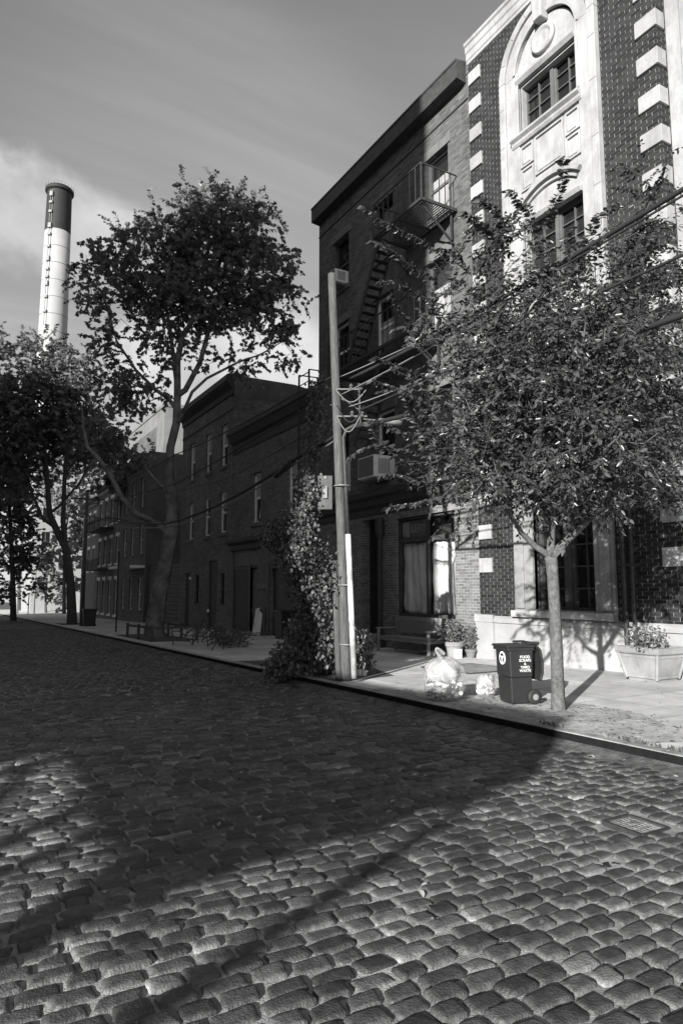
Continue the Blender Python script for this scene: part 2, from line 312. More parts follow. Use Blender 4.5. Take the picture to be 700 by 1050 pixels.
def tree(root, limbs, lobes, ncl, leaf_m, bark_m, leaf=0.1, per=30, spread=0.4, tmpl=LEAF_OVAL, rtip=0.012, twig=0.6, droop=0.3, tone=(0.6, 1.4), extra=(), trunk_min=None, step=0.45, shell=0.35, sides=7, names=('trunk', 'crown'), wide=1.0):
    """limbs: list of (points, radii) ; lobes: list of (centre, (rx,ry,rz)). Clusters are joined to the nearest wood, nearest first."""
    nodes, par, rmin, cnt = [], [], [], []
    def addn(p, pa, r): nodes.append(np.array(p, float)); par.append(pa); rmin.append(r); return len(nodes) - 1
    for pts, rad in limbs:
        pts = [Vector(p) for p in pts]; prev = None
        if nodes:
            d = [np.linalg.norm(q - np.array(pts[0])) for q in nodes]; prev = int(np.argmin(d))
        for i in range(len(pts)):
            if i == 0:
                prev = addn(pts[0], -1 if prev is None else prev, rad[0]); continue
            seg = pts[i] - pts[i - 1]; k = max(1, int(seg.length / step))
            for j in range(1, k + 1):
                t = j / k; prev = addn(pts[i - 1] + seg * t, prev, rad[i - 1] * (1 - t) + rad[i] * t)
    nlimb = len(nodes)
    vol = np.array([r[0] * r[1] * r[2] for c, r in lobes]); vol = vol / vol.sum()
    C = []
    for (c, r), q in zip(lobes, vol):
        for _ in range(max(2, int(round(ncl * q)))):
            d = rng.normal(size=3); d /= np.linalg.norm(d); rad = (shell + (1 - shell) * rng.random()) ** 0.6
            C.append(np.array(c) + d * rad * np.array(r))
    C = np.array(C); A = np.array(nodes)
    dm = np.min(np.linalg.norm(C[:, None] - A[None], axis=2), axis=1); order = np.argsort(dm)
    ends = []
    for ci in order:
        c = C[ci]; A = np.array(nodes); dist = np.linalg.norm(A - c, axis=1) + 0.5 * np.maximum(0, A[:, 2] - c[2] + 0.1)
        b = int(np.argmin(dist)); d = c - A[b]; l = np.linalg.norm(d); k = max(1, int(l / step)); prev = b
        bend = rng.normal(size=3) * 0.1 * l
        for j in range(1, k + 1):
            t = j / k; p = A[b] + d * t + bend * math.sin(math.pi * t) + np.array([0, 0, 0.06 * l * math.sin(math.pi * t)])
            prev = addn(p, prev, 0)
        ends.append((prev, d / (l + 1e-9)))
    n = len(nodes); w_ = np.zeros(n)
    for e, _ in ends: w_[e] += 1
    for i in range(n - 1, -1, -1):
        if par[i] >= 0 and par[i] < i: w_[par[i]] += w_[i]
    rr = np.maximum(np.array(rmin), rtip * np.maximum(w_, 1) ** 0.42)
    for i in range(nlimb):
        rr[i] = rmin[i]
    for i in range(nlimb, n): rr[i] = min(rr[i], rr[par[i]] * 0.85)
    mb = MB(); kids = {}
    for i in range(n):
        if par[i] >= 0: kids.setdefault(par[i], []).append(i)
    start = [(-1, i) for i in range(n) if par[i] < 0]; seen = set()
    while start:
        pa, i = start.pop(); pts, rad = ([], [])
        if pa >= 0: pts.append(nodes[pa]); rad.append(min(rr[pa], rr[i] * 1.15))
        while True:
            pts.append(nodes[i]); rad.append(float(rr[i])); ks = sorted(kids.get(i, []), key=lambda q: -rr[q])
            if not ks: break
            nxt = ks[0]
            for q in ks[1:]: start.append((i, q))
            i = nxt
        if len(pts) > 1: mb.tube(pts, rad, sides if max(rad) > 0.03 else 4, cap=False)
    LP, LD, LS = [], [], []
    def spray(p, d, ln, nl, dr, ls=1.0):
        d = d / np.linalg.norm(d); q = p.copy(); side = np.cross(d, [0, 0, 1.0]); side /= (np.linalg.norm(side) + 1e-9); pts = [p.copy()]
        for j in range(nl):
            d = d + np.array([0, 0, -dr / nl]) + rng.normal(size=3) * 0.05; d /= np.linalg.norm(d); q = q + d * ln / nl
            sg = 1 if j % 2 else -1
            LP.append(q + rng.normal(size=3) * 0.008); LD.append(d * 0.55 + side * sg * 0.75 + rng.normal(size=3) * 0.25 + np.array([0, 0, -droop])); pts.append(q.copy()); LS.append(ls)
        mb.tube(pts[::3] + [pts[-1]], rtip * 0.45, 3, cap=False)
    for e, d in ends:
        p = nodes[e]; nt_ = max(2, per // 12)
        for _ in range(nt_):
            dd = d * 0.7 + rng.normal(size=3) * 0.75; dd[2] += 0.15
            spray(p + rng.normal(size=3) * spread * 0.35, dd, twig * rng.uniform(0.5, 1.15), per // nt_, rng.uniform(0.2, 1.1))
    for a, b, nl in extra:                                             # named long sprays
        a, b = np.array(a), np.array(b); d = b - a; ln = np.linalg.norm(d)
        k = int(np.argmin(np.linalg.norm(A - a, axis=1))); mb.tube([nodes[k], a], [rtip * 1.2, rtip * .8], 4, cap=False)
        spray(a, d / ln + np.array([0, 0, 0.22]), ln, nl, 0.45, 1.12)
    mb.build(names[0], bark_m, root, smooth=True, recalc=False)
    return leaves(names[1], np.array(LP), np.array(LD), leaf * np.array(LS), leaf_m, root, tmpl, tone, 0.0, wide=wide)

# ------------------------------------------------------------------ materials
M = {}
M['brick_w'] = brick_mat('dark_glazed_brick', 0.013, 0.033, 0.06, 0.20, bw=0.27, rh=0.0835, mw_=0.012, var=0.22)  # horizontal mortar coloured darker: shade of the raked joints put into the colour
M['brick_d'] = brick_mat('old_painted_brick', 0.065, 0.13, 0.14, 0.14, bw=0.25, rh=0.08, mw_=0.013, var=0.4, bump=0.8)
M['brick_shop'] = brick_mat('red_shop_brick', 0.10, 0.2, 0.32, 0.32, bw=0.25, rh=0.082, mw_=0.013, var=0.3, bump=0.7)
M['brick_l'] = brick_mat('row_house_brick', 0.10, 0.18, 0.16, 0.16, bw=0.25, rh=0.08, mw_=0.012, var=0.35)
M['brick_far'] = brick_mat('far_brick', 0.12, 0.18, 0.18, 0.18, bw=0.25, rh=0.08, mw_=0.012, var=0.3)
M['stone'] = mat('limestone', 0.36, rough=0.8, var=0.16, scale=2.5, bump=0.2, bscale=14, stain=0.3, stretch=(2.2, 2.2, 0.5))
M['stone_base'] = mat('limestone_base', 0.38, rough=0.85, var=0.12, scale=1.6, bump=0.2, bscale=50, stain=0.25)
M['trim'] = mat('brownstone_trim', 0.14, var=0.25, scale=4, bump=0.2)
M['dark_trim'] = mat('dark_painted_trim', 0.05, rough=0.6, var=0.35, scale=5, bump=0.25, bscale=25)
M['stucco'] = mat('grey_stucco', 0.10, var=0.3, scale=1.2, bump=0.2, bscale=20, stain=0.3)
M['stucco_dark'] = mat('dark_stucco', 0.13, var=0.3, scale=1.2, bump=0.2, bscale=20, stain=0.3)
M['pale_wall'] = mat('pale_concrete', 0.17, var=0.15, scale=0.8, stain=0.2)
M['white_wall'] = mat('white_wall', 0.28, var=0.08, scale=0.8, stain=0.1)
M['winframe'] = mat('painted_window_frame', 0.78, rough=0.6, var=0.15)
M['darkframe'] = mat('dark_window_frame', 0.06, rough=0.5, var=0.25)
M['blind'] = mat('window_blind', 0.34, var=0.3, scale=4, stretch=(1, 5, 0.6))
M['greyframe'] = mat('grey_window_frame', 0.11, rough=0.5, var=0.2)
M['glass'] = glass_mat('window_glass')
M['iron'] = mat('black_iron', 0.04, rough=0.55, var=0.4, scale=12, bump=0.2)
M['steel'] = mat('grey_painted_steel', 0.2, rough=0.5, var=0.3, scale=9)
M['galv'] = mat('galvanised_steel', 0.11, rough=0.4, var=0.2, scale=12, metal=0.3)
M['wood_pole'] = mat('weathered_pole_wood', 0.095, rough=0.9, var=0.6, scale=6, bump=1.0, bscale=18, stretch=(6, 6, 0.35))
M['wood_bench'] = mat('bench_wood', 0.21, rough=0.75, var=0.4, scale=9, bump=0.3, stretch=(6, 0.5, 6))
M['board'] = mat('dark_painted_board', 0.04, rough=0.6, var=0.3, scale=3)
M['grey_board'] = mat('grey_painted_board', 0.12, rough=0.6, var=0.3, scale=4)
M['sheet'] = mat('hanging_paper', 0.8, rough=0.85, var=0.08, scale=2, stain=0.12)
M['letters'] = mat('sign_letters', 0.34, rough=0.6, var=0.15)
M['signback'] = mat('sign_ground', 0.17, rough=0.7, var=0.2)
M['acbox'] = mat('air_conditioner_shell', 0.75, rough=0.5, var=0.12, scale=6, stain=0.2)
M['grille'] = mat('air_conditioner_grille', 0.16, rough=0.6, var=0.3, scale=20)
M['asphalt'] = mat('ground_earth', 0.08, var=0.3)
M['joint'] = mat('joint_sand', 0.3, rough=1.0, var=0.45, scale=7, bump=0.5, bscale=90, stain=0.35)
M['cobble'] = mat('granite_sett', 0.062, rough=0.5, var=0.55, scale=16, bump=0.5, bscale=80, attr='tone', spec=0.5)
M['kerb'] = mat('kerb_stone', 0.33, rough=0.85, var=0.35, scale=5, bump=0.4, bscale=40, stain=0.3)
M['kerb_steel'] = mat('kerb_steel_face', 0.013, spec=0.1, rough=0.9, var=0.4, scale=6, bump=0.3)
M['soil'] = mat('soil', 0.10, rough=1.0, var=0.5, scale=12, bump=1.0, bscale=45)
M['cable'] = mat('cable_rubber', 0.025, rough=0.6, var=0.2)
M['cable_light'] = mat('bare_cable', 0.16, rough=0.5, var=0.2)
M['bark'] = mat('tree_bark', 0.11, rough=0.95, var=0.5, scale=16, bump=1.0, bscale=50, stretch=(1, 1, 0.8))
M['bark_dark'] = mat('dark_bark', 0.09, rough=0.95, var=0.4, scale=8, bump=0.6, bscale=30)
M['bark_plane'] = mat('plane_tree_bark', 0.16, rough=0.9, var=0.75, scale=2.2, bump=0.3, bscale=20)
M['leaf'] = leaf_mat('street_tree_leaf', 0.055, 0.2, 0.3)
M['leaf_plane'] = leaf_mat('plane_tree_leaf', 0.16, 0.35, 0.4)
M['leaf_far'] = leaf_mat('far_tree_leaf', 0.16, 0.35, 0.45)
M['leaf_vine'] = leaf_mat('vine_leaf', 0.10, 0.2, 0.4)
M['leaf_dry'] = leaf_mat('fallen_leaf', 0.22, 0.1, 0.8)
# pavement: concrete flags with joints, gum and stains
m = mat('pavement_concrete', 0.6, rough=0.9, var=0.14, scale=3.0, bump=0.25, bscale=120, stain=0.22); M['pave'] = m
t = m.node_tree; b = t.nodes['Principled BSDF']; src = b.inputs['Base Color'].links[0].from_socket
g = nd(t, 'ShaderNodeNewGeometry'); s = nd(t, 'ShaderNodeSeparateXYZ'); t.links.new(g.outputs['Position'], s.inputs[0])
def jm(v, w_, o, wd):
    fr = mth(t, 'FRACT', mth(t, 'ADD', mth(t, 'DIVIDE', v, w_), o)); return mth(t, 'LESS_THAN', fr, wd / w_)
j = mth(t, 'MAXIMUM', jm(s.outputs[0], 1.55, 0.23, 0.02), jm(s.outputs[1], 1.5, 0.1, 0.02))
sp = nd(t, 'ShaderNodeTexVoronoi', i_Scale=9.0); t.links.new(g.outputs['Position'], sp.inputs['Vector'])
spot = mth(t, 'MULTIPLY', mth(t, 'LESS_THAN', sp.outputs['Distance'], 0.09), 0.35)
val = mth(t, 'MULTIPLY', src, mth(t, 'SUBTRACT', 1.0, mth(t, 'MAXIMUM', mth(t, 'MULTIPLY', j, 0.5), spot)))
fc = nd(t, 'ShaderNodeCombineXYZ'); t.links.new(mth(t, 'FLOOR', mth(t, 'ADD', mth(t, 'DIVIDE', s.outputs[0], 1.55), 0.23)), fc.inputs[0]); t.links.new(mth(t, 'FLOOR', mth(t, 'ADD', mth(t, 'DIVIDE', s.outputs[1], 1.5), 0.1)), fc.inputs[1])
wn = nd(t, 'ShaderNodeTexWhiteNoise'); t.links.new(fc.outputs[0], wn.inputs['Vector'])
val = mth(t, 'MULTIPLY', val, mapr(t, wn.outputs['Value'], 0, 1, 0.85, 1.1)); t.links.new(val, b.inputs['Base Color'])

# ------------------------------------------------------------------ ground, road, pavement
XK = 6.40; XF = 12.5                                                   # kerb line, facade line
def strip(name, x0, x1, y0, y1, dz, m, ny=1):
    mb = MB(); ys = [y0 + (y1 - y0) * i / ny for i in range(ny + 1)]
    for a, b_ in zip(ys, ys[1:]): mb.add([(x0, a, G(a) + dz), (x1, a, G(a) + dz), (x1, b_, G(b_) + dz), (x0, b_, G(b_) + dz)], [(0, 1, 2, 3)])
    return mb.build(name, m, kind='structure', recalc=False)
strip('ground', -1500, 1500, -300, 3000, -0.30, M['asphalt'])
def und(X, Y): return 0.018 * np.sin(X * 1.3 + 0.7 * Y) * np.cos(Y * 0.9 - 0.4 * X) + 0.012 * np.sin(X * 3.1 - Y * 2.3)
strip('road_bed', -6.5, 6.5, -25, 170, -0.06, M['joint'])
gx, gy = np.meshgrid(np.linspace(-6.45, 6.3, 90), np.linspace(-3, 60, 420), indexing='ij')
bz_ = -SL * gy + und(gx, gy) - 0.0215 + rng.normal(size=gx.shape) * 0.0025
ii, jj = np.meshgrid(np.arange(89), np.arange(419), indexing='ij'); qq = np.stack([ii * 420 + jj, (ii + 1) * 420 + jj, (ii + 1) * 420 + jj + 1, ii * 420 + jj + 1], -1).reshape(-1, 4)
npmesh('road_sand', np.stack([gx, gy, bz_], -1).reshape(-1, 3), qq, M['joint'], None, None, True)['kind'] = 'structure'
def setts(name, y0, y1, xlo, xhi, nx, ny):
    rows = np.arange(y0, y1, 0.126); cx, cy, hx, hy = [], [], [], []
    for y in rows:
        x = xlo(y) - rng.random() * 0.25
        rw = 0.126
        while x < xhi:
            l = rng.uniform(0.15, 0.245); cx.append(x + l / 2); cy.append(y + rng.normal() * 0.006); hx.append(l / 2 - rng.uniform(0.002, 0.008)); hy.append(rw / 2 - rng.uniform(0.0015, 0.0065)); x += l
    cx, cy, hx, hy = map(np.array, (cx, cy, hx, hy)); keep = (cx + hx < xhi); 
    keep &= ~((np.abs(cx - 4.6) < 0.22) & (np.abs(cy - 3.56) < 0.23))           # the utility cover sits here
    cx, cy, hx, hy = cx[keep], cy[keep], hx[keep], hy[keep]
    cy = cy + 0.03 * np.sin(cx * 1.1 + cy * 0.5) + 0.014 * np.sin(cx * 4.3 + cy)
    n = len(cx); u, v = np.meshgrid(np.linspace(-1, 1, nx), np.linspace(-1, 1, ny), indexing='ij'); u = np.sign(u) * np.abs(u) ** 0.5; v = np.sign(v) * np.abs(v) ** 0.5
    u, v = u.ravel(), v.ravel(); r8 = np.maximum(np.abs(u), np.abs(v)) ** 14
    uu = u * (1 - 0.07 * v ** 6); vv = v * (1 - 0.10 * u ** 6)
    a = rng.normal(size=n) * 0.035; ca, sa = np.cos(a), np.sin(a)
    sk = rng.normal(size=(n, 1)) * 0.09; tp = rng.normal(size=(n, 1)) * 0.08
    ox = hx[:, None] * (uu[None] + sk * vv[None]); oy = hy[:, None] * vv[None] * (1 + tp * uu[None])
    X = cx[:, None] + ox * ca[:, None] - oy * sa[:, None]; Y = cy[:, None] + ox * sa[:, None] + oy * ca[:, None]
    tx = rng.normal(size=(n, 1)) * 0.024; ty = rng.normal(size=(n, 1)) * 0.034; hz = rng.normal(size=(n, 1)) * 0.0045 - 0.012 * (rng.random((n, 1)) < 0.015)
    Z = -SL * Y + und(cx, cy)[:, None] + hz + ox * tx + oy * ty - 0.0028 * (u ** 2 + v ** 2)[None] - 0.032 * r8[None] + rng.normal(size=X.shape) * 0.0016
    V = np.stack([X, Y, Z], -1).reshape(-1, 3)
    q = np.array([(i * ny + j, (i + 1) * ny + j, (i + 1) * ny + j + 1, i * ny + j + 1) for i in range(nx - 1) for j in range(ny - 1)])
    Fq = (q[None] + (np.arange(n) * nx * ny)[:, None, None]).reshape(-1, 4)
    tone = (np.clip(rng.lognormal(0, 0.4, n), 0.45, 2.6)[:, None] * (1 + 1.7 * r8[None] * rng.uniform(0.2, 1.2, size=X.shape))).ravel()   # each stone paler towards its rim, by a random amount
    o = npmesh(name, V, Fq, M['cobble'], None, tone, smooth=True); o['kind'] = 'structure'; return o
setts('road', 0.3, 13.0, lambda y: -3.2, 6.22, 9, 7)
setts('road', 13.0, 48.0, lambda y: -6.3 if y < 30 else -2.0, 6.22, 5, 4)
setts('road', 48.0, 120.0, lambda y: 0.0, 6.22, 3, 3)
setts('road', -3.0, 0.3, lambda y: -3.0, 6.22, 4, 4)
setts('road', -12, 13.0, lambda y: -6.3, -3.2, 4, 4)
gm = MB(); ys_ = [-25 + 1.0 * i for i in range(186)]
for a_, b__ in zip(ys_, ys_[1:]):
    for (xa, za), (xb, zb_) in (((5.95, -0.02), (6.16, 0.016)), ((6.16, 0.016), (XK - 0.015, 0.05))):
        gm.add([(xa, a_, G(a_) + za), (xb, a_, G(a_) + zb_), (xb, b__, G(b__) + zb_), (xa, b__, G(b__) + za)], [(0, 1, 2, 3)])
gm.build('gutter', mat('gutter_dirt', 0.12, rough=0.95, var=0.7, scale=7, bump=0.9, bscale=30, stain=0.5), kind='structure', recalc=False)
# kerb: stone lengths behind a steel nosing
kb = MB(); ks = MB(); y = -24.0; rnd = random.Random(3)
while y < 150:
    l = rnd.uniform(1.6, 2.6); a, b_ = y + 0.006, y + l - 0.006; j = rnd.uniform(-0.012, 0.012)
    for mb, x0, x1, zt in ((ks, XK - 0.02 + j, XK + 0.02 + j, 0.125), (kb, XK + 0.02 + j, XK + 0.2, 0.134)):
        k = len(mb.v); mb.box(x0, x1, a, b_, -0.3, zt)
        for p in mb.v[k:]: p.z += G(p.y)
    y += l
kb.build('kerb', M['kerb'], kind='structure', bevel=0.012); ks.build('kerb_edge', M['kerb_steel'], kind='structure', bevel=0.008)
strip('pavement', XK + 0.2, 40, -25, 160, 0.13, M['pave'])
strip('far_pavement', -40, -6.5, -40, 160, 0.13, M['pave'])
# planted strip along the kerb: worn setts and dirt round the young tree
vb = MB()
def patch(name, pts, dz, m):
    return MB().add([(x, y, PV(y) + dz) for x, y in pts], [tuple(range(len(pts)))]).build(name, m, kind='structure', recalc=False)
M['verge'] = mat('worn_verge', 0.46, rough=0.95, var=0.4, scale=9, bump=0.9, bscale=38, stain=0.35)
patch('verge', [(6.62, 5.0), (7.2, 4.7), (7.75, 5.5), (8.25, 6.2), (8.3, 7.6), (8.0, 8.6), (7.6, 9.3), (6.62, 10.4)], 0.004, M['verge'])
patch('tree_pit', [(6.9, 26.6), (8.9, 26.6), (8.9, 33.5), (6.9, 33.5)], 0.004, M['soil'])
patch('planting_bed', [(6.62, 11.6), (8.1, 11.9), (8.6, 13.5), (8.3, 16.5), (6.62, 17.0)], 0.004, M['soil'])
patch('tree_pit', [(6.9, 49.5), (8.7, 49.5), (8.7, 53.5), (6.9, 53.5)], 0.004, M['soil'])
# ------------------------------------------------------------------ windows
def window(par, X, y0, y1, z0, z1, rev=0.16, fm='darkframe', cols=1, rows=2, fwid=0.06, mun=0.03, sill=None, lintel=None, lm='trim', gm='glass', curtain=False):
    x = X + rev; f = MB()
    f.box(x - 0.05, x + 0.03, y0, y0 + fwid, z0, z1).box(x - 0.05, x + 0.03, y1 - fwid, y1, z0, z1)
    f.box(x - 0.05, x + 0.03, y0 + fwid, y1 - fwid, z1 - fwid, z1).box(x - 0.05, x + 0.03, y0 + fwid, y1 - fwid, z0, z0 + fwid)
    for i in range(1, cols):
        yy = y0 + (y1 - y0) * i / cols; f.box(x - 0.035, x + 0.02, yy - mun / 2, yy + mun / 2, z0 + fwid, z1 - fwid)
    for i in range(1, rows):
        zz = z0 + (z1 - z0) * i / rows; e = mun / 2 if rows != 2 else mun * 0.9
        f.box(x - 0.032, x + 0.018, y0 + fwid, y1 - fwid, zz - e, zz + e)
    wo = f.build('window', M[fm], par)
    MB().box(x + 0.022, x + 0.03, y0 + 0.01, y1 - 0.01, z0 + 0.01, z1 - 0.01).build('pane', M[gm], wo)
    if curtain:
        hc = (z1 - z0) * curtain; MB().box(x - 0.012, x + 0.012, y0 + fwid, y1 - fwid, z1 - fwid - hc, z1 - fwid - 0.002).build('blind', M['blind'], wo)
    if sill: MB().box(X - sill, X + rev - 0.055, y0 - 0.1, y1 + 0.1, z0 - 0.17, z0 + 0.003).build('sill', M[lm], wo, bevel=0.012)
    if lintel: MB().box(X - lintel, X + 0.03, y0 - 0.14, y1 + 0.14, z1 + 0.003, z1 + 0.3).build('lintel', M[lm], wo, bevel=0.01)
    return wo
def body(name, m, par, X, Xb, y0, y1, z0, z1, holes, rev=0.16, hb=False):
    mb = MB().wallX(X, y0, y1, z0, z1, holes, rev)
    for yy in (y0, y1): mb.add([(X, yy, z0), (Xb, yy, z0), (Xb, yy, z1), (X, yy, z1)], [(0, 1, 2, 3)])
    mb.add([(Xb, y0, z0), (Xb, y1, z0), (Xb, y1, z1), (Xb, y0, z1)], [(0, 1, 2, 3)])
    return mb.build(name, m, par, recalc=False)
def roof(par, X, Xb, y0, y1, z, m='stucco_dark'): return MB().add([(X, y0, z), (Xb, y0, z), (Xb, y1, z), (X, y1, z)], [(0, 1, 2, 3)]).build('roof', M[m], par, recalc=False)
def arc(cy, cz, r, a0, a1, n, rz=None): return [(cy + r * math.cos(R(a0 + (a1 - a0) * i / n)), cz + (rz or r) * math.sin(R(a0 + (a1 - a0) * i / n))) for i in range(n + 1)]

# ------------------------------------------------------------------ brick building with limestone dressings
W = thing('brick_building', 'tall dark brick building with white limestone quoins and an arched window bay', 'building', (XF, 11.2, -0.2))
YL, YR = 14.25, 8.25
H1 = [(10.27, 12.16, 13.55, 14.96), (10.27, 12.16, 9.0, 11.02), (10.38, 12.23, 1.22, 4.3)]
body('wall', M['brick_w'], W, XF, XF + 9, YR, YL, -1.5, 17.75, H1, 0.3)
roof(W, XF, XF + 9, YR, YL, 17.7)
# recessed bay beyond the corner
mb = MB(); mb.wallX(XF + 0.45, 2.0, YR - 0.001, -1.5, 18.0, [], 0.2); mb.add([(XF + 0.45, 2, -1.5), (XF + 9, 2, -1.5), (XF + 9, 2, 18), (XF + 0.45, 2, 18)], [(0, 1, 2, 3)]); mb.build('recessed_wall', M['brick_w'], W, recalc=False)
mb = MB(); mb.box(XF + 0.33, XF + 0.447, 6.6, YR - 0.003, 4.6, 17.3); mb.box(XF + 0.29, XF + 0.33, 7.1, YR - 0.35, 4.8, 17.2)
mb.build('pilaster', M['stone'], W, bevel=0.02)
# cornice
mb = MB().mouldY([(0, 17.1), (0.04, 17.12), (0.04, 17.2), (0.07, 17.24), (0.07, 17.42), (0.1, 17.46), (0.11, 17.62), (0.15, 17.66), (0.16, 17.74), (0, 17.78)], YR - 0.3, YL, XF); mb.build('cornice', M['stone'], W)
q0 = None
for k in range(-13, 4):
    zt = 14.12 + 0.89 * k
    if zt > 17.1: continue
    for side in ('l', 'r'):
        mb = MB()
        if side == 'l': mb.box(XF - 0.055, XF + 0.02, 13.72, YL - 0.05, zt - 0.385, zt)
        else: mb.box(XF - 0.055, XF + 0.25, YR - 0.05, 8.72, zt - 0.385, zt)
        mb.build('quoin', M['stone'], W, bevel=0.012)
# base
mb = MB(); y = YR - 0.03; rnd = random.Random(5)
while y < YL - 0.05:
    e = min(YL, y + rnd.uniform(0.9, 1.3)); e = YL if YL - e < 0.4 else e
    mb.box(XF - 0.07, XF + 0.01, y + 0.003, e - 0.003, -1.2, 0.86); y = e
mb.box(XF + 0.35, XF + 0.44, 2.0, YR - 0.05, -1.2, 0.86)
mb.build('base', M['stone_base'], W, bevel=0.006)
MB().mouldY([(0, 0.862), (0.12, 0.862), (0.12, 0.93), (0.09, 0.98), (0.03, 1.03), (0, 1.03)], YR - 0.08, YL, XF).build('base_moulding', M['stone_base'], W)
MB().box(XF - 0.16, XF - 0.075, 13.62, YL + 0.03, -1.2, 0.858).box(XF - 0.18, XF - 0.125, 13.6, YL + 0.05, 0.86, 1.06).build('corner_base', M['stone_base'], W, bevel=0.01)
# limestone bay: side strips, arch, tympanum, panels
S1 = M['stone']; cy = 11.25
bay = MB()
bay.box(XF - 0.02, XF + 0.29, 12.13, 12.159, 13.55, 14.96).box(XF - 0.02, XF + 0.29, 12.13, 12.159, 9.0, 11.02).box(XF - 0.02, XF + 0.29, 10.27, 12.13, 14.93, 14.959); bay.box(XF - 0.10, XF + 0.02, 12.2, 12.82, 7.9, 15.35).box(XF - 0.10, XF + 0.02, 9.68, 10.24, 7.9, 15.35)
bay.build('bay_strip', S1, W, bevel=0.01)
ob = MB(); ob.box(XF - 0.17, XF - 0.102, 12.62, 12.83, 7.9, 15.35).box(XF - 0.17, XF - 0.102, 9.67, 9.88, 7.9, 15.35)
ob.ringX(arc(cy, 15.353, 1.58, 0, 180, 36), arc(cy, 15.353, 1.37, 0, 180, 36), XF - 0.17, XF - 0.102); ob.build('arch_moulding', S1, W, bevel=0.015)
ar = MB().ringX(arc(cy, 15.353, 1.575, 0, 180, 36), arc(cy, 15.353, 1.01, 0, 180, 36), XF - 0.10, XF + 0.02); ar.build('arch', S1, W)
ir = MB().ringX(arc(cy, 15.353, 1.09, 0, 180, 36), arc(cy, 15.353, 1.0, 0, 180, 36), XF - 0.14, XF - 0.101); ir.box(XF - 0.14, XF - 0.101, 12.16, 12.25, 13.62, 15.35).box(XF - 0.14, XF - 0.101, 10.2, 10.27, 13.62, 15.35); ir.build('inner_moulding', S1, W, bevel=0.012)
MB().prismX(arc(cy, 15.12, 1.03, 0, 180, 30, 1.2), XF - 0.03, XF + 0.01).build('tympanum', S1, W)
# round medallion swag in the tympanum
md = MB().lathe((0, 0, 0), [(0.0, 0.02), (0.2, 0.075), (0.27, 0.06), (0.30, 0.11), (0.36, 0.1), (0.38, 0.0)], 26)
rotm = Matrix(((0, 0, -1), (0, 1, 0), (1, 0, 0)))
for p in md.v: p.xyz = rotm @ p; p.z *= 0.95; p.xyz = p + Vector((XF - 0.03, cy + 0.05, 15.72))
md.build('medallion', S1, W, smooth=True)
MB().mouldY([(0, 15.0), (0.13, 15.0), (0.2, 15.09), (0.2, 15.15), (0, 15.2)], 10.27, 12.2, XF).build('window_head', S1, W)
k_ = MB().prismX([(11.05, 17.35), (11.48, 17.35), (11.4, 16.15), (11.13, 16.15)], XF - 0.32, XF - 0.05); k_.build('keystone', S1, W, bevel=0.03)
jl = MB()
for a in (20, 45, 68, 112, 135, 160):
    c, s_ = math.cos(R(a)), math.sin(R(a)); jl.bar((XF - 0.171, cy + c * 1.38, 15.353 + s_ * 1.38), (XF - 0.171, cy + c * 1.57, 15.353 + s_ * 1.57), 0.006, 0.014, (1, 0, 0))
for z in (14.6, 13.5, 12.1, 10.9, 9.7):
    for a, b_ in ((12.63, 12.83), (9.67, 9.87)): jl.box(XF - 0.174, XF - 0.168, a, b_, z, z + 0.012)
jl.build('stone_joint', M['trim'], W)
MB().mouldY([(0, 13.3), (0.12, 13.3), (0.16, 13.36), (0.16, 13.42), (0.24, 13.48), (0.24, 13.54), (0, 13.56)], 10.16, 12.42, XF).build('window_sill', S1, W)
pn = MB().box(XF - 0.035, XF + 0.02, 10.24, 12.2, 11.02, 13.3)
fr = lambda a, b_, c, d, w_=0.05, o=0.085: (pn.box(XF - o, XF - 0.036, a, a + w_, c, d), pn.box(XF - o, XF - 0.036, b_ - w_, b_, c, d), pn.box(XF - o, XF - 0.036, a + w_, b_ - w_, d - w_, d), pn.box(XF - o, XF - 0.036, a + w_, b_ - w_, c, c + w_))
fr(10.75, 11.7, 12.2, 13.24)
for a, b_ in ((10.26, 10.7), (11.75, 12.19)): fr(a, b_, 12.66, 13.24); fr(a, b_, 12.0, 12.6)
for (a, b_, c) in ((10.86, 11.6, 12.26), (10.34, 10.62, 12.72), (11.83, 12.11, 12.72), (10.34, 10.62, 12.06), (11.83, 12.11, 12.06)):
    pn.add([(XF - 0.036, a, c + 0.16), (XF - 0.036, b_, c + 0.16), (XF - 0.1, b_ - 0.02, c), (XF - 0.1, a + 0.02, c), (XF - 0.036, a, c), (XF - 0.036, b_, c)], [(0, 1, 2, 3), (3, 2, 5, 4), (0, 3, 4), (1, 5, 2)])
pn.build('panel', S1, W)
sg = MB().ringX(arc(cy, 10.4, 1.62, 52, 128, 20), arc(cy, 10.4, 1.5, 52, 128, 20), XF - 0.16, XF - 0.036).ringX(arc(cy, 10.4, 1.42, 52, 128, 20), arc(cy, 10.4, 1.36, 52, 128, 20), XF - 0.11, XF - 0.036)
sg.build('segmental_hood', S1, W)
MB().mouldY([(0, 11.03), (0.14, 11.03), (0.2, 11.12), (0, 11.2)], 10.25, 12.19, XF).build('window_head', S1, W)
lp = MB().box(XF - 0.06, XF + 0.02, 10.24, 12.2, 7.9, 8.86); lp.box(XF - 0.1, XF - 0.061, 10.5, 11.95, 8.05, 8.7); lp.build('apron_panel', S1, W, bevel=0.015)
MB().mouldY([(0, 8.862), (0.2, 8.862), (0.22, 8.97), (0, 9.0)], 10.16, 12.42, XF).build('window_sill', S1, W)
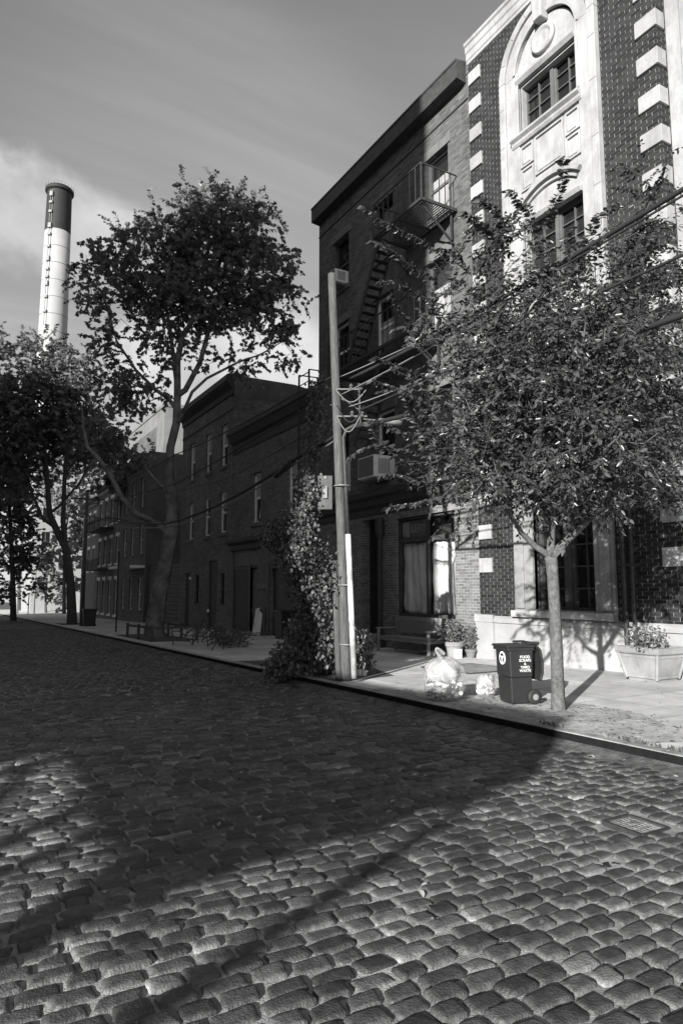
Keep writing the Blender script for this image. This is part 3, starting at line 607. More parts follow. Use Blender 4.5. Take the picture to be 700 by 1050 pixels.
for (a, b_, c, d) in H1[:2]:
    mid = (a + b_) / 2
    for s0, s1 in ((a, mid - 0.05), (mid + 0.05, b_)): window(W, XF, s0, s1, c, d, 0.2, 'greyframe', 2, 4 if c > 12 else 5, 0.05, 0.022)
    MB().box(XF + 0.1, XF + 0.24, mid - 0.05, mid + 0.05, c, d).build('mullion', M['greyframe'], W)
a, b_, c, d = H1[2]; mid = (a + b_) / 2
for s0, s1 in ((a, mid - 0.09), (mid + 0.09, b_)): window(W, XF, s0, s1, c, d, 0.24, 'darkframe', 2, 6, 0.08, 0.035)
MB().box(XF + 0.14, XF + 0.28, mid - 0.09, mid + 0.09, c, d).build('mullion', M['darkframe'], W)
sr = MB().box(XF - 0.08, XF + 0.1, 12.23, 12.86, 1.03, 4.9).box(XF - 0.08, XF + 0.1, 9.86, 10.38, 1.03, 4.9).box(XF - 0.08, XF + 0.1, 10.38, 12.23, 4.3, 4.9)
sr.box(XF - 0.13, XF - 0.082, 12.5, 12.8, 1.25, 4.6).box(XF - 0.13, XF - 0.082, 9.93, 10.2, 1.25, 4.6)
sr.build('window_surround', mat('weathered_limestone', 0.27, var=0.2, scale=3, bump=0.25, stain=0.4), W, bevel=0.012)
MB().mouldY([(0.0, 1.04), (0.16, 1.04), (0.2, 1.12), (0.2, 1.2), (0.0, 1.23)], 10.33, 12.27, XF).build('window_sill', M['stone_base'], W)
MB().box(XF - 0.2, XF - 0.02, 12.3, 12.9, 1.035, 1.2).box(XF - 0.2, XF - 0.02, 9.84, 10.32, 1.035, 1.2).build('plinth_block', M['stone_base'], W, bevel=0.01)
for y_, r_ in ((9.55, 0.055), (9.34, 0.045)):
    p = MB().tube([(XF - 0.16, y_, -0.1), (XF - 0.16, y_, 3.1), (XF - 0.16, y_ + 0.02, 3.4), (XF - 0.05, y_ + 0.02, 3.6)], r_, 8)
    for z in (0.9, 2.2): p.box(XF - 0.2, XF - 0.0, y_ - 0.1, y_ + 0.1, z, z + 0.05)
    p.build('standpipe', M['iron'], W, smooth=False)

# ------------------------------------------------------------------ dark tenement
T = thing('brick_tenement', 'four storey dark brick tenement with an iron fire escape and papered shop window', 'building', (XF, 19, -0.3))
y0, y1 = 14.27, 23.62
cols = {'A': (21.22, 22.42), 'B': (18.25, 19.43), 'C': (15.27, 16.42)}
fl = [(13.22, 15.28), (9.72, 11.82), (5.28, 7.75)]
HT = [(a, b_, c, d) for a, b_ in cols.values() for c, d in fl]
shop = [(15.33, 18.28, 0.88, 4.0), (19.28, 20.36, -0.25, 4.12), (21.3, 22.5, 1.0, 3.9)]
body('wall', M['brick_d'], T, XF + 0.02, XF + 9, y0, y1, 4.3, 17.0, HT, 0.2)
body('shop_front', M['brick_shop'], T, XF + 0.05, XF + 9, y0, y1, -1.5, 4.3, shop, 0.3)
roof(T, XF, XF + 9, y0, y1, 16.9)
MB().mouldY([(0, 16.66), (0.36, 16.7), (0.36, 17.22), (0.39, 17.24), (0.39, 17.3), (0, 17.36)], y0 + 0.1, y1 + 0.02, XF + 0.02).build('cornice', M['dark_trim'], T)
MB().mouldY([(0, 16.1), (0.035, 16.11), (0.035, 16.14), (0, 16.15)], y0, y1, XF + 0.02).build('string_course', M['dark_trim'], T)
for key, (a, b_) in cols.items():
    for c, d in fl: window(T, XF + 0.02, a, b_, c, d, 0.2, 'greyframe' if key == 'C' else 'winframe' if c < 12 else 'darkframe', 1, 2, 0.07, 0.05, 0.07, 0.04, 'trim')
for a, b_, c, d in ((15.36, 16.32, 13.3, 14.6), (18.33, 19.35, 13.3, 14.4), (18.33, 19.35, 9.8, 11.0), (15.36, 16.32, 9.8, 11.0)):   # pale blinds behind the glass line
    MB().box(XF + 0.232, XF + 0.238, a, b_, c, d).build('blind', mat('window_blind', 0.3, var=0.35, scale=3, stretch=(1, 4, 0.4)), T)
MB().mouldY([(0, 4.25), (0.06, 4.25), (0.08, 4.45), (0.22, 4.55), (0.26, 4.75), (0.42, 4.82), (0.45, 4.98), (0.4, 5.02), (0, 5.12)], y0 + 0.02, y1 - 0.02, XF + 0.05).build('shop_cornice', M['dark_trim'], T)
# shop window
fx = XF + 0.2; f = MB()
a, b_, c, d = shop[0]
for yy, w_ in ((a, 0.08), (b_ - 0.08, 0.08), (16.72, 0.09)): f.box(fx - 0.06, fx + 0.06, yy, yy + w_, c, d)
f.box(fx - 0.055, fx + 0.055, a, b_, 3.2, 3.34).box(fx - 0.055, fx + 0.055, a, b_, c, c + 0.1).box(fx - 0.055, fx + 0.055, a, b_, d - 0.08, d)
so = f.build('shop_window', M['darkframe'], T)
MB().box(fx + 0.0, fx + 0.008, a + 0.08, b_ - 0.08, c + 0.1, d - 0.08).build('pane', film_mat('clear_glass', 0.02, 0.10, 0.03, 0.8), so)
MB().box(fx + 0.5, fx + 0.55, a - 0.3, b_ + 0.3, c - 0.2, d + 0.2).build('back_wall', M['board'], so)
MB().box(fx + 0.06, fx + 0.09, 16.83, 18.18, 3.36, 3.9).build('shop_sign', M['signback'], so)
MB().box(fx + 0.03, fx + 0.055, 17.82, 18.16, 3.38, 3.88).build('sign_patch', M['letters'], so)
sgn = bpy.data.objects[so.name]
text_part('sign_lettering', 'LERY', 0.36, M['letters'], so, Matrix.Translation((fx + 0.05, 17.33, 3.63)) @ Matrix(((0, 0, -1, 0), (-1, 0, 0, 0), (0, 1, 0, 0), (0, 0, 0, 1))), 0.004)
MB().box(XF - 0.08, XF + 0.3, a - 0.05, b_ + 0.05, 0.72, 0.878).build('shop_sill', M['trim'], T, bevel=0.02)
def drape(name, ya, yb, za, zb, x, m, label, seed):
    r_ = random.Random(seed); n, k = 40, 20; V, Fq = [], []
    ph = [r_.uniform(0, 6) for _ in range(6)]
    for i in range(n + 1):
        for j in range(k + 1):
            u, v = i / n, j / k; y_ = ya + (yb - ya) * u; z_ = za + (zb - za) * v
            dx = 0.03 * math.sin(11 * u + ph[0] + 2 * (1 - v)) * (1.1 - v) + 0.018 * math.sin(25 * u + ph[1] - 3 * v) + 0.02 * math.sin(6 * (u + v) + ph[2]) + 0.014 * math.sin(17 * (u * 0.7 - v) + ph[3])
            V.append((x + dx, y_, z_ + 0.03 * math.sin(5 * u + ph[4]) * (1 - v)))
    Fq = [(i * (k + 1) + j, (i + 1) * (k + 1) + j, (i + 1) * (k + 1) + j + 1, i * (k + 1) + j + 1) for i in range(n) for j in range(k)]
    o = npmesh(name, np.array(V), np.array(Fq), m, None, None, True); tag(o, label, 'sheet'); md = o.modifiers.new('s', 'SOLIDIFY'); md.thickness = 0.004; return o
drape('hanging_sheet', 16.84, 18.2, 0.98, 3.18, fx + 0.1, M['sheet'], 'creased white sheet hanging behind the left pane of the shop window', 1)
drape('hanging_sheet', 15.42, 16.7, 0.98, 3.18, fx + 0.13, M['sheet'], 'sunlit white sheet hanging behind the right pane of the shop window', 2)
# doors
do = MB().box(XF + 0.75, XF + 0.8, 19.28, 20.36, -0.2, 2.9); do.box(XF + 0.72, XF + 0.75, 19.4, 19.78, 0.3, 1.2).box(XF + 0.72, XF + 0.75, 19.86, 20.24, 0.3, 1.2).box(XF + 0.72, XF + 0.75, 19.4, 19.78, 1.35, 2.7).box(XF + 0.72, XF + 0.75, 19.86, 20.24, 1.35, 2.7)
dd = do.build('door', M['board'], T); MB().box(XF + 0.75, XF + 0.8, 19.28, 20.36, 2.95, 4.1).build('transom', M['glass'], dd); MB().lathe((XF + 0.69, 19.36, 1.05), [(0.0, -0.03), (0.03, -0.02), (0.03, 0.02), (0, 0.03)], 10).build('handle', M['steel'], dd)
MB().box(XF + 0.35, XF + 0.75, 19.2, 19.28, -0.25, 4.12).box(XF + 0.35, XF + 0.75, 20.36, 20.44, -0.25, 4.12).box(XF + 0.3, XF + 0.8, 19.28, 20.36, 4.12, 4.18).build('door_recess', M['board'], T)
st = MB()
for i, w_ in enumerate((0.5, 0.34, 0.18)): st.box(XF - w_ + 0.02, XF + 0.7, 19.2, 20.45, PV(19.8) - 0.1 + 0.0 + (0.14 * i), PV(19.8) + 0.1 + 0.14 * i + 0.003 * i)
st.build('door_step', mat('worn_step', 0.33, var=0.3, scale=6, stain=0.3), T, bevel=0.015)
MB().lathe((XF - 0.1, 19.02, PV(19) - 0.05), [(0.17, 0), (0.17, 0.2), (0.1, 0.3), (0.085, 0.6), (0.08, 3.6), (0.12, 3.7), (0.15, 3.8), (0.15, 4.3)], 14).build('column', M['iron'], T, smooth=False)
window(T, XF + 0.05, 21.3, 22.5, 1.0, 3.9, 0.3, 'darkframe', 2, 2)
MB().box(XF - 0.05, XF + 0.1, 21.12, 21.45, 5.2, 6.45).build('white_panel', mat('white_painted_panel', 0.55, var=0.1), T)
# fire escape
FE = MB(); XO = 11.2
def platform(ya, yb, z):
    f = MB(); f.bar((XO, ya, z), (XO, yb, z), 0.05, 0.09).bar((XF, ya, z), (XF, yb, z), 0.05, 0.09).bar((XO, ya, z), (XF, ya, z), 0.05, 0.09).bar((XO, yb, z), (XF, yb, z), 0.05, 0.09).bar((XO, (ya + yb) / 2, z), (XF, (ya + yb) / 2, z), 0.04, 0.07)
    k = 15
    for i in range(1, k): x = XO + (XF - XO) * i / k; f.bar((x, ya, z + 0.03), (x, yb, z + 0.03), 0.04, 0.02)
    po = f.build('platform', M['iron'], FEo)
    r_ = MB(); zt = z + 1.1
    r_.bar((XO, ya, zt), (XO, yb, zt), 0.035, 0.035).bar((XO, ya, zt), (XF, ya, zt), 0.035, 0.035).bar((XO, yb, zt), (XF, yb, zt), 0.035, 0.035)
    n = int((yb - ya) / 0.26)
    for i in range(n + 1): y_ = ya + (yb - ya) * i / n; r_.bar((XO, y_, z), (XO, y_, zt), 0.02 if 0 < i < n else 0.04, 0.02 if 0 < i < n else 0.04)
    for i in range(1, 6):
        x = XO + (XF - XO) * i / 6
        for y_ in (ya, yb): r_.bar((x, y_, z), (x, y_, zt), 0.02, 0.02)
    r_.build('railing', M['iron'], po)
    for y_ in (ya + 0.15, yb - 0.15): MB().bar((XO + 0.1, y_, z - 0.05), (XF, y_, z - 1.0), 0.05, 0.05).bar((XF - 0.1, y_, z - 1.0), (XF - 0.1, y_, z), 0.05, 0.05).build('bracket', M['iron'], po)
    return po
FEo = thing('fire_escape', 'black iron fire escape bolted to the upper storeys of the dark tenement', 'fire escape', (XO, 17, 8.9))
platform(14.88, 17.45, 12.9); platform(15.6, 20.4, 9.15)
def ladder(a, b_, w_, m, n, par, nm='ladder'):
    f = MB(); a, b_ = Vector(a), Vector(b_); s_ = Vector((w_ / 2, 0, 0))
    for q in (-1, 1): f.bar(a + s_ * q, b_ + s_ * q, 0.05, 0.12)
    for i in range(1, n): p = a.lerp(b_, i / n); f.obox(p, s_, (0, 0.1, 0), (0, 0, 0.012))
    return f.build(nm, m, par)
ladder((11.75, 19.6, 9.2), (11.75, 17.6, 12.9), 0.55, M['iron'], 15, FEo, 'stair'); ladder((11.6, 18.9, 6.4), (11.6, 17.1, 9.15), 0.5, M['iron'], 11, FEo, 'stair')

# ------------------------------------------------------------------ window air conditioners
def aircon(loc, wy, dx, hz, label):
    x, y_, z = loc; o = thing('air_conditioner', label, 'air conditioner', loc)
    MB().box(x, x + dx, y_ - wy / 2, y_ + wy / 2, z, z + hz).build('casing', M['acbox'], o, bevel=0.015)
    g_ = MB()
    for i in range(9): zz = z + hz * (0.1 + 0.088 * i); g_.box(x - 0.012, x - 0.001, y_ - wy * 0.44, y_ + wy * 0.44, zz, zz + hz * 0.05)
    g_.box(x - 0.006, x - 0.0005, y_ - wy * 0.46, y_ + wy * 0.46, z + hz * 0.06, z + hz * 0.94); g_.build('front_grille', M['grille'], o)
    g_ = MB()
    for i in range(8): xx = x + dx * (0.2 + 0.07 * i); g_.box(xx, xx + dx * 0.035, y_ - wy / 2 - 0.008, y_ - wy / 2 - 0.001, z + hz * 0.15, z + hz * 0.85)
    g_.build('side_louvre', M['grille'], o)
    MB().box(x + 0.15, XF, y_ - wy * 0.4, y_ + wy * 0.4, z - 0.06, z - 0.003).build('support', M['steel'], o)
    return o
aircon((11.75, 18.84, 5.36), 1.0, 0.85, 0.72, 'large pale window air conditioner above the shop cornice')
aircon((11.98, 21.6, 13.24), 0.55, 0.6, 0.5, 'small pale air conditioner in the top floor window above the utility pole')

# ------------------------------------------------------------------ low shop house and three storey house
LW = thing('low_brick_house', 'low two storey dark house with boarded shop front beside the vine', 'house', (XF, 28, -0.5))
y0, y1 = 23.66, 33.0
HL = [(29.35, 30.3, 4.85, 7.25), (25.45, 26.4, 4.85, 7.25), (24.05, 24.7, 4.85, 7.0)]
HS = [(29.45, 30.45, -0.4, 2.76), (24.45, 28.1, -0.4, 2.7)]
body('wall', M['brick_l'], LW, XF + 0.01, XF + 10, y0, y1, -1.8, 9.5, HL + HS, 0.16); roof(LW, XF, XF + 10, y0, y1, 9.4)
MB().mouldY([(0, 8.6), (0.05, 8.65), (0.06, 8.75), (0.04, 9.1), (0.2, 9.2), (0.35, 9.5), (0.42, 9.55), (0.42, 9.72), (0, 9.82)], y0 + 0.05, y1 - 0.02, XF + 0.01).build('cornice', M['dark_trim'], LW)
MB().mouldY([(0, 3.62), (0.1, 3.66), (0.12, 3.9), (0.4, 4.02), (0.42, 4.16), (0, 4.28)], y0 + 0.1, y1 - 0.1, XF + 0.01).build('shop_cornice', M['dark_trim'], LW)
for k_, (a, b_, c, d) in enumerate(HL): window(LW, XF + 0.01, a, b_, c, d, 0.16, 'winframe', 1, 2, 0.1, 0.06, 0.08, 0.03, 'trim', curtain=(0.45, 0.3, 0.4)[k_])
dr = MB().box(XF + 0.11, XF + 0.16, 29.5, 30.4, -0.35, 2.7); dr.box(XF + 0.09, XF + 0.11, 29.62, 30.28, 0.0, 0.9).box(XF + 0.09, XF + 0.11, 29.62, 30.28, 1.1, 2.5); dr = dr.build('door', M['grey_board'], LW)
MB().box(XF + 0.05, XF + 0.11, 30.25, 30.32, 0.65, 0.85).build('handle', M['steel'], dr)
MB().box(XF - 0.05, XF + 0.15, 29.37, 29.45, -0.4, 3.5).box(XF - 0.05, XF + 0.15, 30.45, 30.53, -0.4, 3.5).build('door_frame', M['trim'], LW)
MB().box(XF + 0.13, XF + 0.16, 24.5, 28.05, -0.4, 2.66).build('roller_door', mat('dark_roller_door', 0.05, rough=0.5, var=0.2, scale=3), LW)
MB().box(XF - 0.03, XF + 0.12, 24.45, 28.1, 2.66, 2.74).box(XF - 0.02, XF + 0.12, 24.45, 24.5, -0.2, 2.66).build('roller_frame', M['trim'], LW)
MB().box(XF - 0.03, XF + 0.005, 29.5, 32.4, 2.86, 3.5).box(XF - 0.03, XF + 0.005, 24.5, 28.2, 2.84, 3.5).build('transom_panel', M['grey_board'], LW)
MB().box(XF - 0.04, XF + 0.0, 30.6, 32.5, -0.2, 2.7).build('board_panel', M['board'], LW)
MB().box(XF - 0.1, XF + 0.0, 28.25, 29.3, -0.4, 3.6).build('pier', M['trim'], LW, bevel=0.01)
for za, zb_ in ((1.75, 2.0), (-0.3, 0.2)): MB().box(XF - 0.14, XF - 0.102, 28.25, 29.3, za, zb_).build('pier_block', M['pale_wall'], LW)
MB().box(XF - 0.12, XF + 0.0, 32.55, 32.9, -0.5, 3.6).box(XF - 0.15, XF - 0.121, 32.55, 32.9, 1.6, 1.85).build('pier', M['trim'], LW)
MB().box(XF - 0.7, XF + 0.05, 29.3, 30.6, -0.6, PV(30) + 0.12).build('door_step', M['pale_wall'], LW, bevel=0.02)
fe = MB()
for y_ in (23.95, 24.85): fe.bar((XF - 0.25, y_, 6.6), (XF - 0.25, y_, 10.6), 0.06, 0.06)
for i in range(11): fe.bar((XF - 0.25, 23.95, 6.7 + 0.38 * i), (XF - 0.25, 24.85, 6.7 + 0.38 * i), 0.03, 0.03)
fe.bar((XF - 0.25, 24.85, 10.6), (XF + 2.5, 24.85, 10.7), 0.04, 0.04).bar((XF - 0.25, 23.95, 10.6), (XF + 2.5, 23.95, 10.7), 0.04, 0.04)
tag(fe.build('roof_ladder', M['iron']), 'dark iron ladder climbing to the roof of the low house', 'ladder')

T3 = thing('row_house', 'dark three storey house with a plain side wall beyond the low shop house', 'house', (XF, 37.5, -0.6))
y0, y1 = 33.03, 41.9
H3 = [(a, a + 0.98, c, d) for a in (33.85, 36.4, 39.35) for c, d in ((8.3, 10.56), (4.7, 6.9))]
H3D = [(35.0, 36.5, -0.6, 3.3), (39.75, 40.65, -0.6, 2.7), (33.95, 34.6, 0.9, 2.6), (38.1, 38.8, 0.9, 2.6)]
body('wall', M['brick_l'], T3, XF, XF + 12, y0, y1, -2, 12.3, H3 + H3D, 0.16); roof(T3, XF, XF + 12, y0, y1, 12.2)
MB().prismX([(0, 0)] * 3, 0, 0)
sw = MB(); sw.v = []; pr = [(XF, 12.3), (XF + 0.1, 12.95), (XF + 3.5, 12.95), (XF + 8.5, 12.3), (XF + 12, 12.15), (XF + 12, 11.8), (XF, 11.8)]
n = len(pr); sw.v = [Vector((x, y0 - 0.01, z)) for x, z in pr] + [Vector((x, y0 + 0.3, z)) for x, z in pr]; sw.f = [tuple(range(n)), tuple(range(n, 2 * n))[::-1]] + [(i, (i + 1) % n, n + (i + 1) % n, n + i) for i in range(n)]
sw.build('parapet', M['stucco_dark'], T3)
MB().mouldY([(0, 11.9), (0.08, 11.95), (0.1, 12.2), (0.35, 12.45), (0.45, 12.6), (0.45, 12.85), (0.4, 12.95), (0, 13.0)], y0 - 0.05, y1, XF).build('cornice', M['dark_trim'], T3)
MB().mouldY([(0, 11.1), (0.04, 11.12), (0.04, 11.2), (0, 11.22)], y0, y1, XF).build('string_course', M['dark_trim'], T3)
for k_, (a, b_, c, d) in enumerate(H3): window(T3, XF, a, b_, c, d, 0.16, 'winframe', 1, 2, 0.1, 0.06, 0.07, None, 'trim', curtain=(0.5, 0.35, 0.45, 0.0, 0.42, 0.3)[k_])
for a, b_, c, d in H3D[:2]: MB().box(XF + 0.1, XF + 0.15, a, b_, c, d).build('door', M['board'], T3)
for a, b_, c, d in H3D[2:]: window(T3, XF, a, b_, c, d, 0.14, 'darkframe', 1, 2, 0.06)
for y_ in (39.6, 36.3): MB().lathe((XF - 0.12, y_ - 0.25, 2.3 if y_ > 38 else 0.5), [(0.0, 0), (0.07, 0.02), (0.07, 0.14), (0, 0.18)], 10).build('wall_lamp', M['winframe'], T3)

# ------------------------------------------------------------------ houses beyond the plane tree
def house(label, y0, y1, zt, Xb, m, wm, cols, floors, zb=-1.0, X=XF, name='row_house', cm='dark_trim', fm='winframe', group=None, lint=0.03):
    o = thing(name, label, 'house', (X, (y0 + y1) / 2, zb), group)
    hs = [(a, b_, c, d) for a, b_ in cols for c, d in floors]
    body('wall', M[m], o, X, Xb, y0, y1, zb - 2, zt, hs, 0.15); roof(o, X, Xb, y0, y1, zt - 0.1)
    s_ = 1 if Xb > X else -1
    MB().mouldY([(0, zt - 0.7), (0.1 * s_, zt - 0.65), (0.12 * s_, zt - 0.3), (0.4 * s_, zt - 0.1), (0.42 * s_, zt + 0.12), (0, zt + 0.16)], y0, y1, X).build('cornice', M[cm], o)
    for a, b_, c, d in hs: window(o, X, a, b_, c, d, 0.15, fm, 1, 2, 0.1, 0.06, 0.07 if s_ > 0 else None, lint if s_ > 0 else None, wm)
    return o
d1 = house('old brick row house with a grey side wall behind the leaning plane tree', 50.5, 58.8, 11.7, 26, 'brick_l', 'trim', [(51.4, 52.5), (54.2, 55.3), (56.9, 58.0)], [(7.9, 10.2), (4.4, 6.6), (0.2, 2.6)], -0.8)
MB().add([(XF - 0.01, 50.49, -2), (26, 50.49, -2), (26, 50.49, 11.9), (XF - 0.01, 50.49, 12.0)], [(0, 1, 2, 3)]).build('side_wall', M['stucco'], d1, recalc=False)
MB().box(XF - 1.6, XF, 50.6, 55.5, 3.3, 3.5).build('awning', M['winframe'], d1)
d2 = house('row house with pale window trim and an iron balcony stair, beyond the side wall', 58.83, 69.5, 11.3, 24, 'brick_l', 'winframe', [(59.6, 60.8), (62.2, 63.4), (64.8, 66.0), (67.3, 68.5)], [(7.6, 9.9), (4.0, 6.3), (-0.4, 2.6)], -1.0)
for z in (7.1, 3.5):
    b_ = MB(); b_.box(XF - 1.2, XF - 0.02, 61.8, 68.7, z, z + 0.08).bar((XF - 1.2, 61.8, z + 1), (XF - 1.2, 68.7, z + 1), 0.05, 0.05)
    for i in range(24): b_.bar((XF - 1.2, 61.8 + 0.3 * i, z), (XF - 1.2, 61.8 + 0.3 * i, z + 1), 0.03, 0.03)
    b_.build('balcony', M['iron'], d2)
d3 = house('light rendered house at the far end of the brick row', 69.53, 78, 10.7, 22, 'pale_wall', 'winframe', [(70.5, 71.6), (73.2, 74.3), (76, 77.1)], [(7.2, 9.3), (3.6, 5.8)], -1.2)
gw = MB()
for i in range(16): gw.box(XF + 0.2, XF + 0.24, 42.0, 50.4, -0.9 + 0.27 * i, -0.9 + 0.27 * i + 0.24)
for y_ in (42.05, 44.8, 47.6, 50.3): gw.box(XF + 0.24, XF + 0.36, y_ - 0.06, y_ + 0.06, -1, 3.5)
tag(gw.build('board_fence', M['board']), 'tall dark fence of horizontal boards closing the empty lot', 'fence')
tw = thing('office_block', 'tall pale plain block rising above the far row houses', 'building', (20, 80, -1.5))
body('wall', M['pale_wall'], tw, 20, 34, 74.4, 92, -3, 22.1, [], 0.2); roof(tw, 20, 34, 74.4, 92, 22.0)
MB().box(19.9, 34.1, 74.3, 92.1, 22.1, 22.5).build('coping', M['pale_wall'], tw)
MB().box(19.95, 19.998, 77.5, 88.5, 17.0, 20.4).build('recessed_panel', M['stucco'], tw)
p0 = onY(34, 560, 116); p1 = onY(66, 560, 116)
fw_ = thing('white_building', 'sunlit white building glimpsed behind the far trees', 'building', ((p0.x + p1.x) / 2, 116, -1.8))
mb = MB(); mb.box(p0.x, p1.x + 14, 116, 130, -3, 24); mb.build('wall', M['white_wall'], fw_)
for i in range(3):
    for j_ in range(6): MB().box(p0.x + 1.2 + 2.6 * i, p0.x + 2.3 + 2.6 * i, 115.93, 115.998, 1.5 + 3.6 * j_, 3.6 + 3.6 * j_).build('window', M['glass'], fw_)
# smokestack
c = atD(62, 188, 205); top = atD(61.5, 195, 205).z; pxm = 205 / 700
SK = thing('smokestack', 'tall white power station chimney with a dark top band and rim', 'chimney', (c.x, c.y, -4))
def rad(z): return (11.8 + (top - z) / pxm / 150 * 1.6) * pxm
zb = atD(60, 243, 205).z
MB().lathe((c.x, c.y, 0), [(rad(z), z) for z in (-6, 40, 80, zb)], 40).build('shaft', mat('white_painted_stack', 0.36, rough=0.7, var=0.06, scale=0.3, stain=0.12), SK, smooth=True)
tb = MB().lathe((c.x, c.y, 0), [(rad(zb) + 0.02, zb - 0.01), (rad(top), top - 1.6), (rad(top) * 1.16, top - 1.2), (rad(top) * 1.16, top - 0.5), (rad(top) * 1.06, top), (rad(top) * 0.9, top), (rad(top) * 0.88, top - 3)], 40).build('top_band', mat('dark_stack_band', 0.025, rough=0.7, var=0.15, scale=0.3), SK)
rl = MB()
for i in range(24): a = 2 * math.pi * i / 24; q = Vector((c.x + math.cos(a) * rad(top) * 1.14, c.y + math.sin(a) * rad(top) * 1.14, top - 0.5)); rl.bar(q, q + Vector((0, 0, 1.3)), 0.07, 0.07)
rl.build('rim_rail', M['iron'], SK)
vd = (Vector((CAM.x - c.x, CAM.y - c.y, 0))).normalized(); sd = Vector((-vd.y, vd.x, 0))
lad = MB(); zl = [atD(54, 345, 205).z, top - 2]; dl = (vd * 0.82 - sd * 0.57).normalized()
for s_ in (-0.35, 0.35):
    tq = Vector((-dl.y, dl.x, 0)) * s_; lad.tube([Vector((c.x, c.y, z)) + dl * (rad(z) + 0.2) + tq for z in zl], 0.07, 4)
lad.build('ladder', M['steel'], SK)
for i in range(9): z = zb - 5.2 * (i + 1); MB().lathe((c.x, c.y, z), [(rad(z) + 0.01, -0.09), (rad(z) + 0.04, -0.06), (rad(z) + 0.04, 0.06), (rad(z) + 0.01, 0.09)], 40).build('seam', M['pale_wall'], SK)
for i, py in enumerate((207, 216, 226, 241, 250, 263, 276, 287, 295, 302, 316, 331)):
    z = atD(54, py, 205).z; dirv = (vd * 0.82 - sd * 0.57).normalized(); q = Vector((c.x, c.y, z)) + dirv * (rad(z) + 0.25)
    MB().obox(q, dirv * 0.35, Vector((-dirv.y, dirv.x, 0)) * 0.5, (0, 0, 0.35 if i % 3 else 0.7)).build('obstruction_lamp', M['steel'], SK)

# ------------------------------------------------------------------ across the street (casts the shade)
ga = [(2.0 + 3.2 * i, 3.3 + 3.2 * i) for i in range(6)]
gl = [(3.2 + 3.6 * i, 5.6 + 3.6 * i) for i in range(6)]
for i, (a, b_, z) in enumerate(((-0.3, 7.6, 28.2), (7.63, 24, 23.5), (24.03, 72, 22.0))):
    house(('corner warehouse', 'middle warehouse', 'far warehouse')[i] + ' of dark brick on the opposite side of the street', a, b_, z, -30, 'brick_l', 'trim', [(a + 1.2 + 3.2 * k, a + 2.5 + 3.2 * k) for k in range(2 if i == 0 else 4)], [q_ for q_ in gl if q_[1] < z - 1.5], -0.3, X=-12.0, name='warehouse')
hb = MB().prismX([(-5.18, 6.42), (1.5, 6.2), (1.5, 4.03), (-2.7, 4.0), (-3.1, 3.75), (-4.2, 4.65), (-5.18, 5.4)], -10.06, -10.0)  # added out of view, outline cut to throw the shadow on the road
hb_o = thing('shade_board', 'unseen dark board on posts, added and shaped to cast the road shadow', 'shade_board', (-10, -2, 0.1))
hb.build('shade_panel', M['board'], hb_o)
for y_ in (-3.0, 0.6): MB().box(-10.2, -10.07, y_ - 0.1, y_ + 0.1, 0.0, 6.2).build('post', M['wood_pole'], hb_o)

# ------------------------------------------------------------------ utility pole, lamp, cables
pb = onG(355.5, 698); pt = onY(340, 281, pb.y)
UP = thing('utility_pole', 'weathered wooden utility pole leaning left in front of the dark tenement', 'utility pole', (pb.x, pb.y, pb.z))
mb = MB(); n = 14
for i in range(1): mb.tube([pb.lerp(pt, k / n) + Vector((0, 0, -0.3 if k == 0 else 0)) for k in range(n + 1)], [0.104 - 0.024 * k / n for k in range(n + 1)], 14)
mb.build('post', M['wood_pole'], UP, smooth=True)
def on_pole(py):
    z = onX(352, py, pb.x).z; t = (z - pb.z) / (pt.z - pb.z); return pb.lerp(pt, t)
side = rt.copy()
stub = MB().tube([pb - side * 0.12 + Vector((0, 0.05, -0.2)), on_pole(575) - side * 0.13 + Vector((0, 0.05, 0))], [0.07, 0.06], 10); stub.build('stub_post', M['wood_pole'], UP, smooth=True)
toC = Vector((-fw.x, -fw.y, 0)).normalized()
c0 = onX(363, 696, pb.x - 0.02); c1 = on_pole(549) + side * 0.13 + toC * 0.08
MB().tube([c0, c0.lerp(c1, 0.4), c1], 0.055, 12).build('conduit', mat('white_plastic_conduit', 0.6, rough=0.45, var=0.2, scale=9, stain=0.5), UP, smooth=True)
c2 = on_pole(452) + side * 0.11 + toC * 0.08
cnd = MB().tube([c1, c1.lerp(c2, 0.5), c2, c2 + side * 0.06 + Vector((0, 0, 0.16)), c2 + side * 0.2 + Vector((0, 0, 0.24)), c2 + side * 0.42 + Vector((0, 0, 0.27)), c2 + side * 0.8 + Vector((0, 0, 0.32))], 0.038, 10); cnd.build('lamp_arm', M['iron'], UP, smooth=True)
st_ = MB()
for py in (500, 600, 660):
    p = on_pole(py); st_.tube([p + (side * math.cos(a) - toC * math.sin(a)) * 0.16 + side * 0.05 for a in [k * math.pi / 8 for k in range(17)]], 0.014, 5)
st_.build('strap', M['steel'], UP)
lh = c2 + side * 0.62 + Vector((0, 0, 0.33)); lm_ = MB()
prof = [(0.0, 0.0), (0.05, 0.0), (0.075, 0.1), (0.085, 0.25), (0.11, 0.4), (0.11, 0.5), (0.07, 0.56), (0.0, 0.57)]
lm_.lathe((0, 0, 0), prof, 16, 1, 0.75); fr_ = Matrix((toC, Vector((0, 0, 1)), side)).transposed()
for p in lm_.v: p.xyz = fr_ @ p + lh
lo = lm_.build('lamp_head', M['steel'], UP, smooth=True)
ins = MB()
for k, py in enumerate((404, 431)):
    p = on_pole(py); ins.bar(p + toC * 0.1, p + toC * 0.1 + side * (0.5 + 0.1 * (k % 2)), 0.03, 0.03)
    for q in (0.3, 0.5): ins.lathe(p + toC * 0.1 + side * q, [(0.02, -0.02), (0.045, 0.0), (0.03, 0.04), (0.045, 0.06), (0.02, 0.11)], 8)
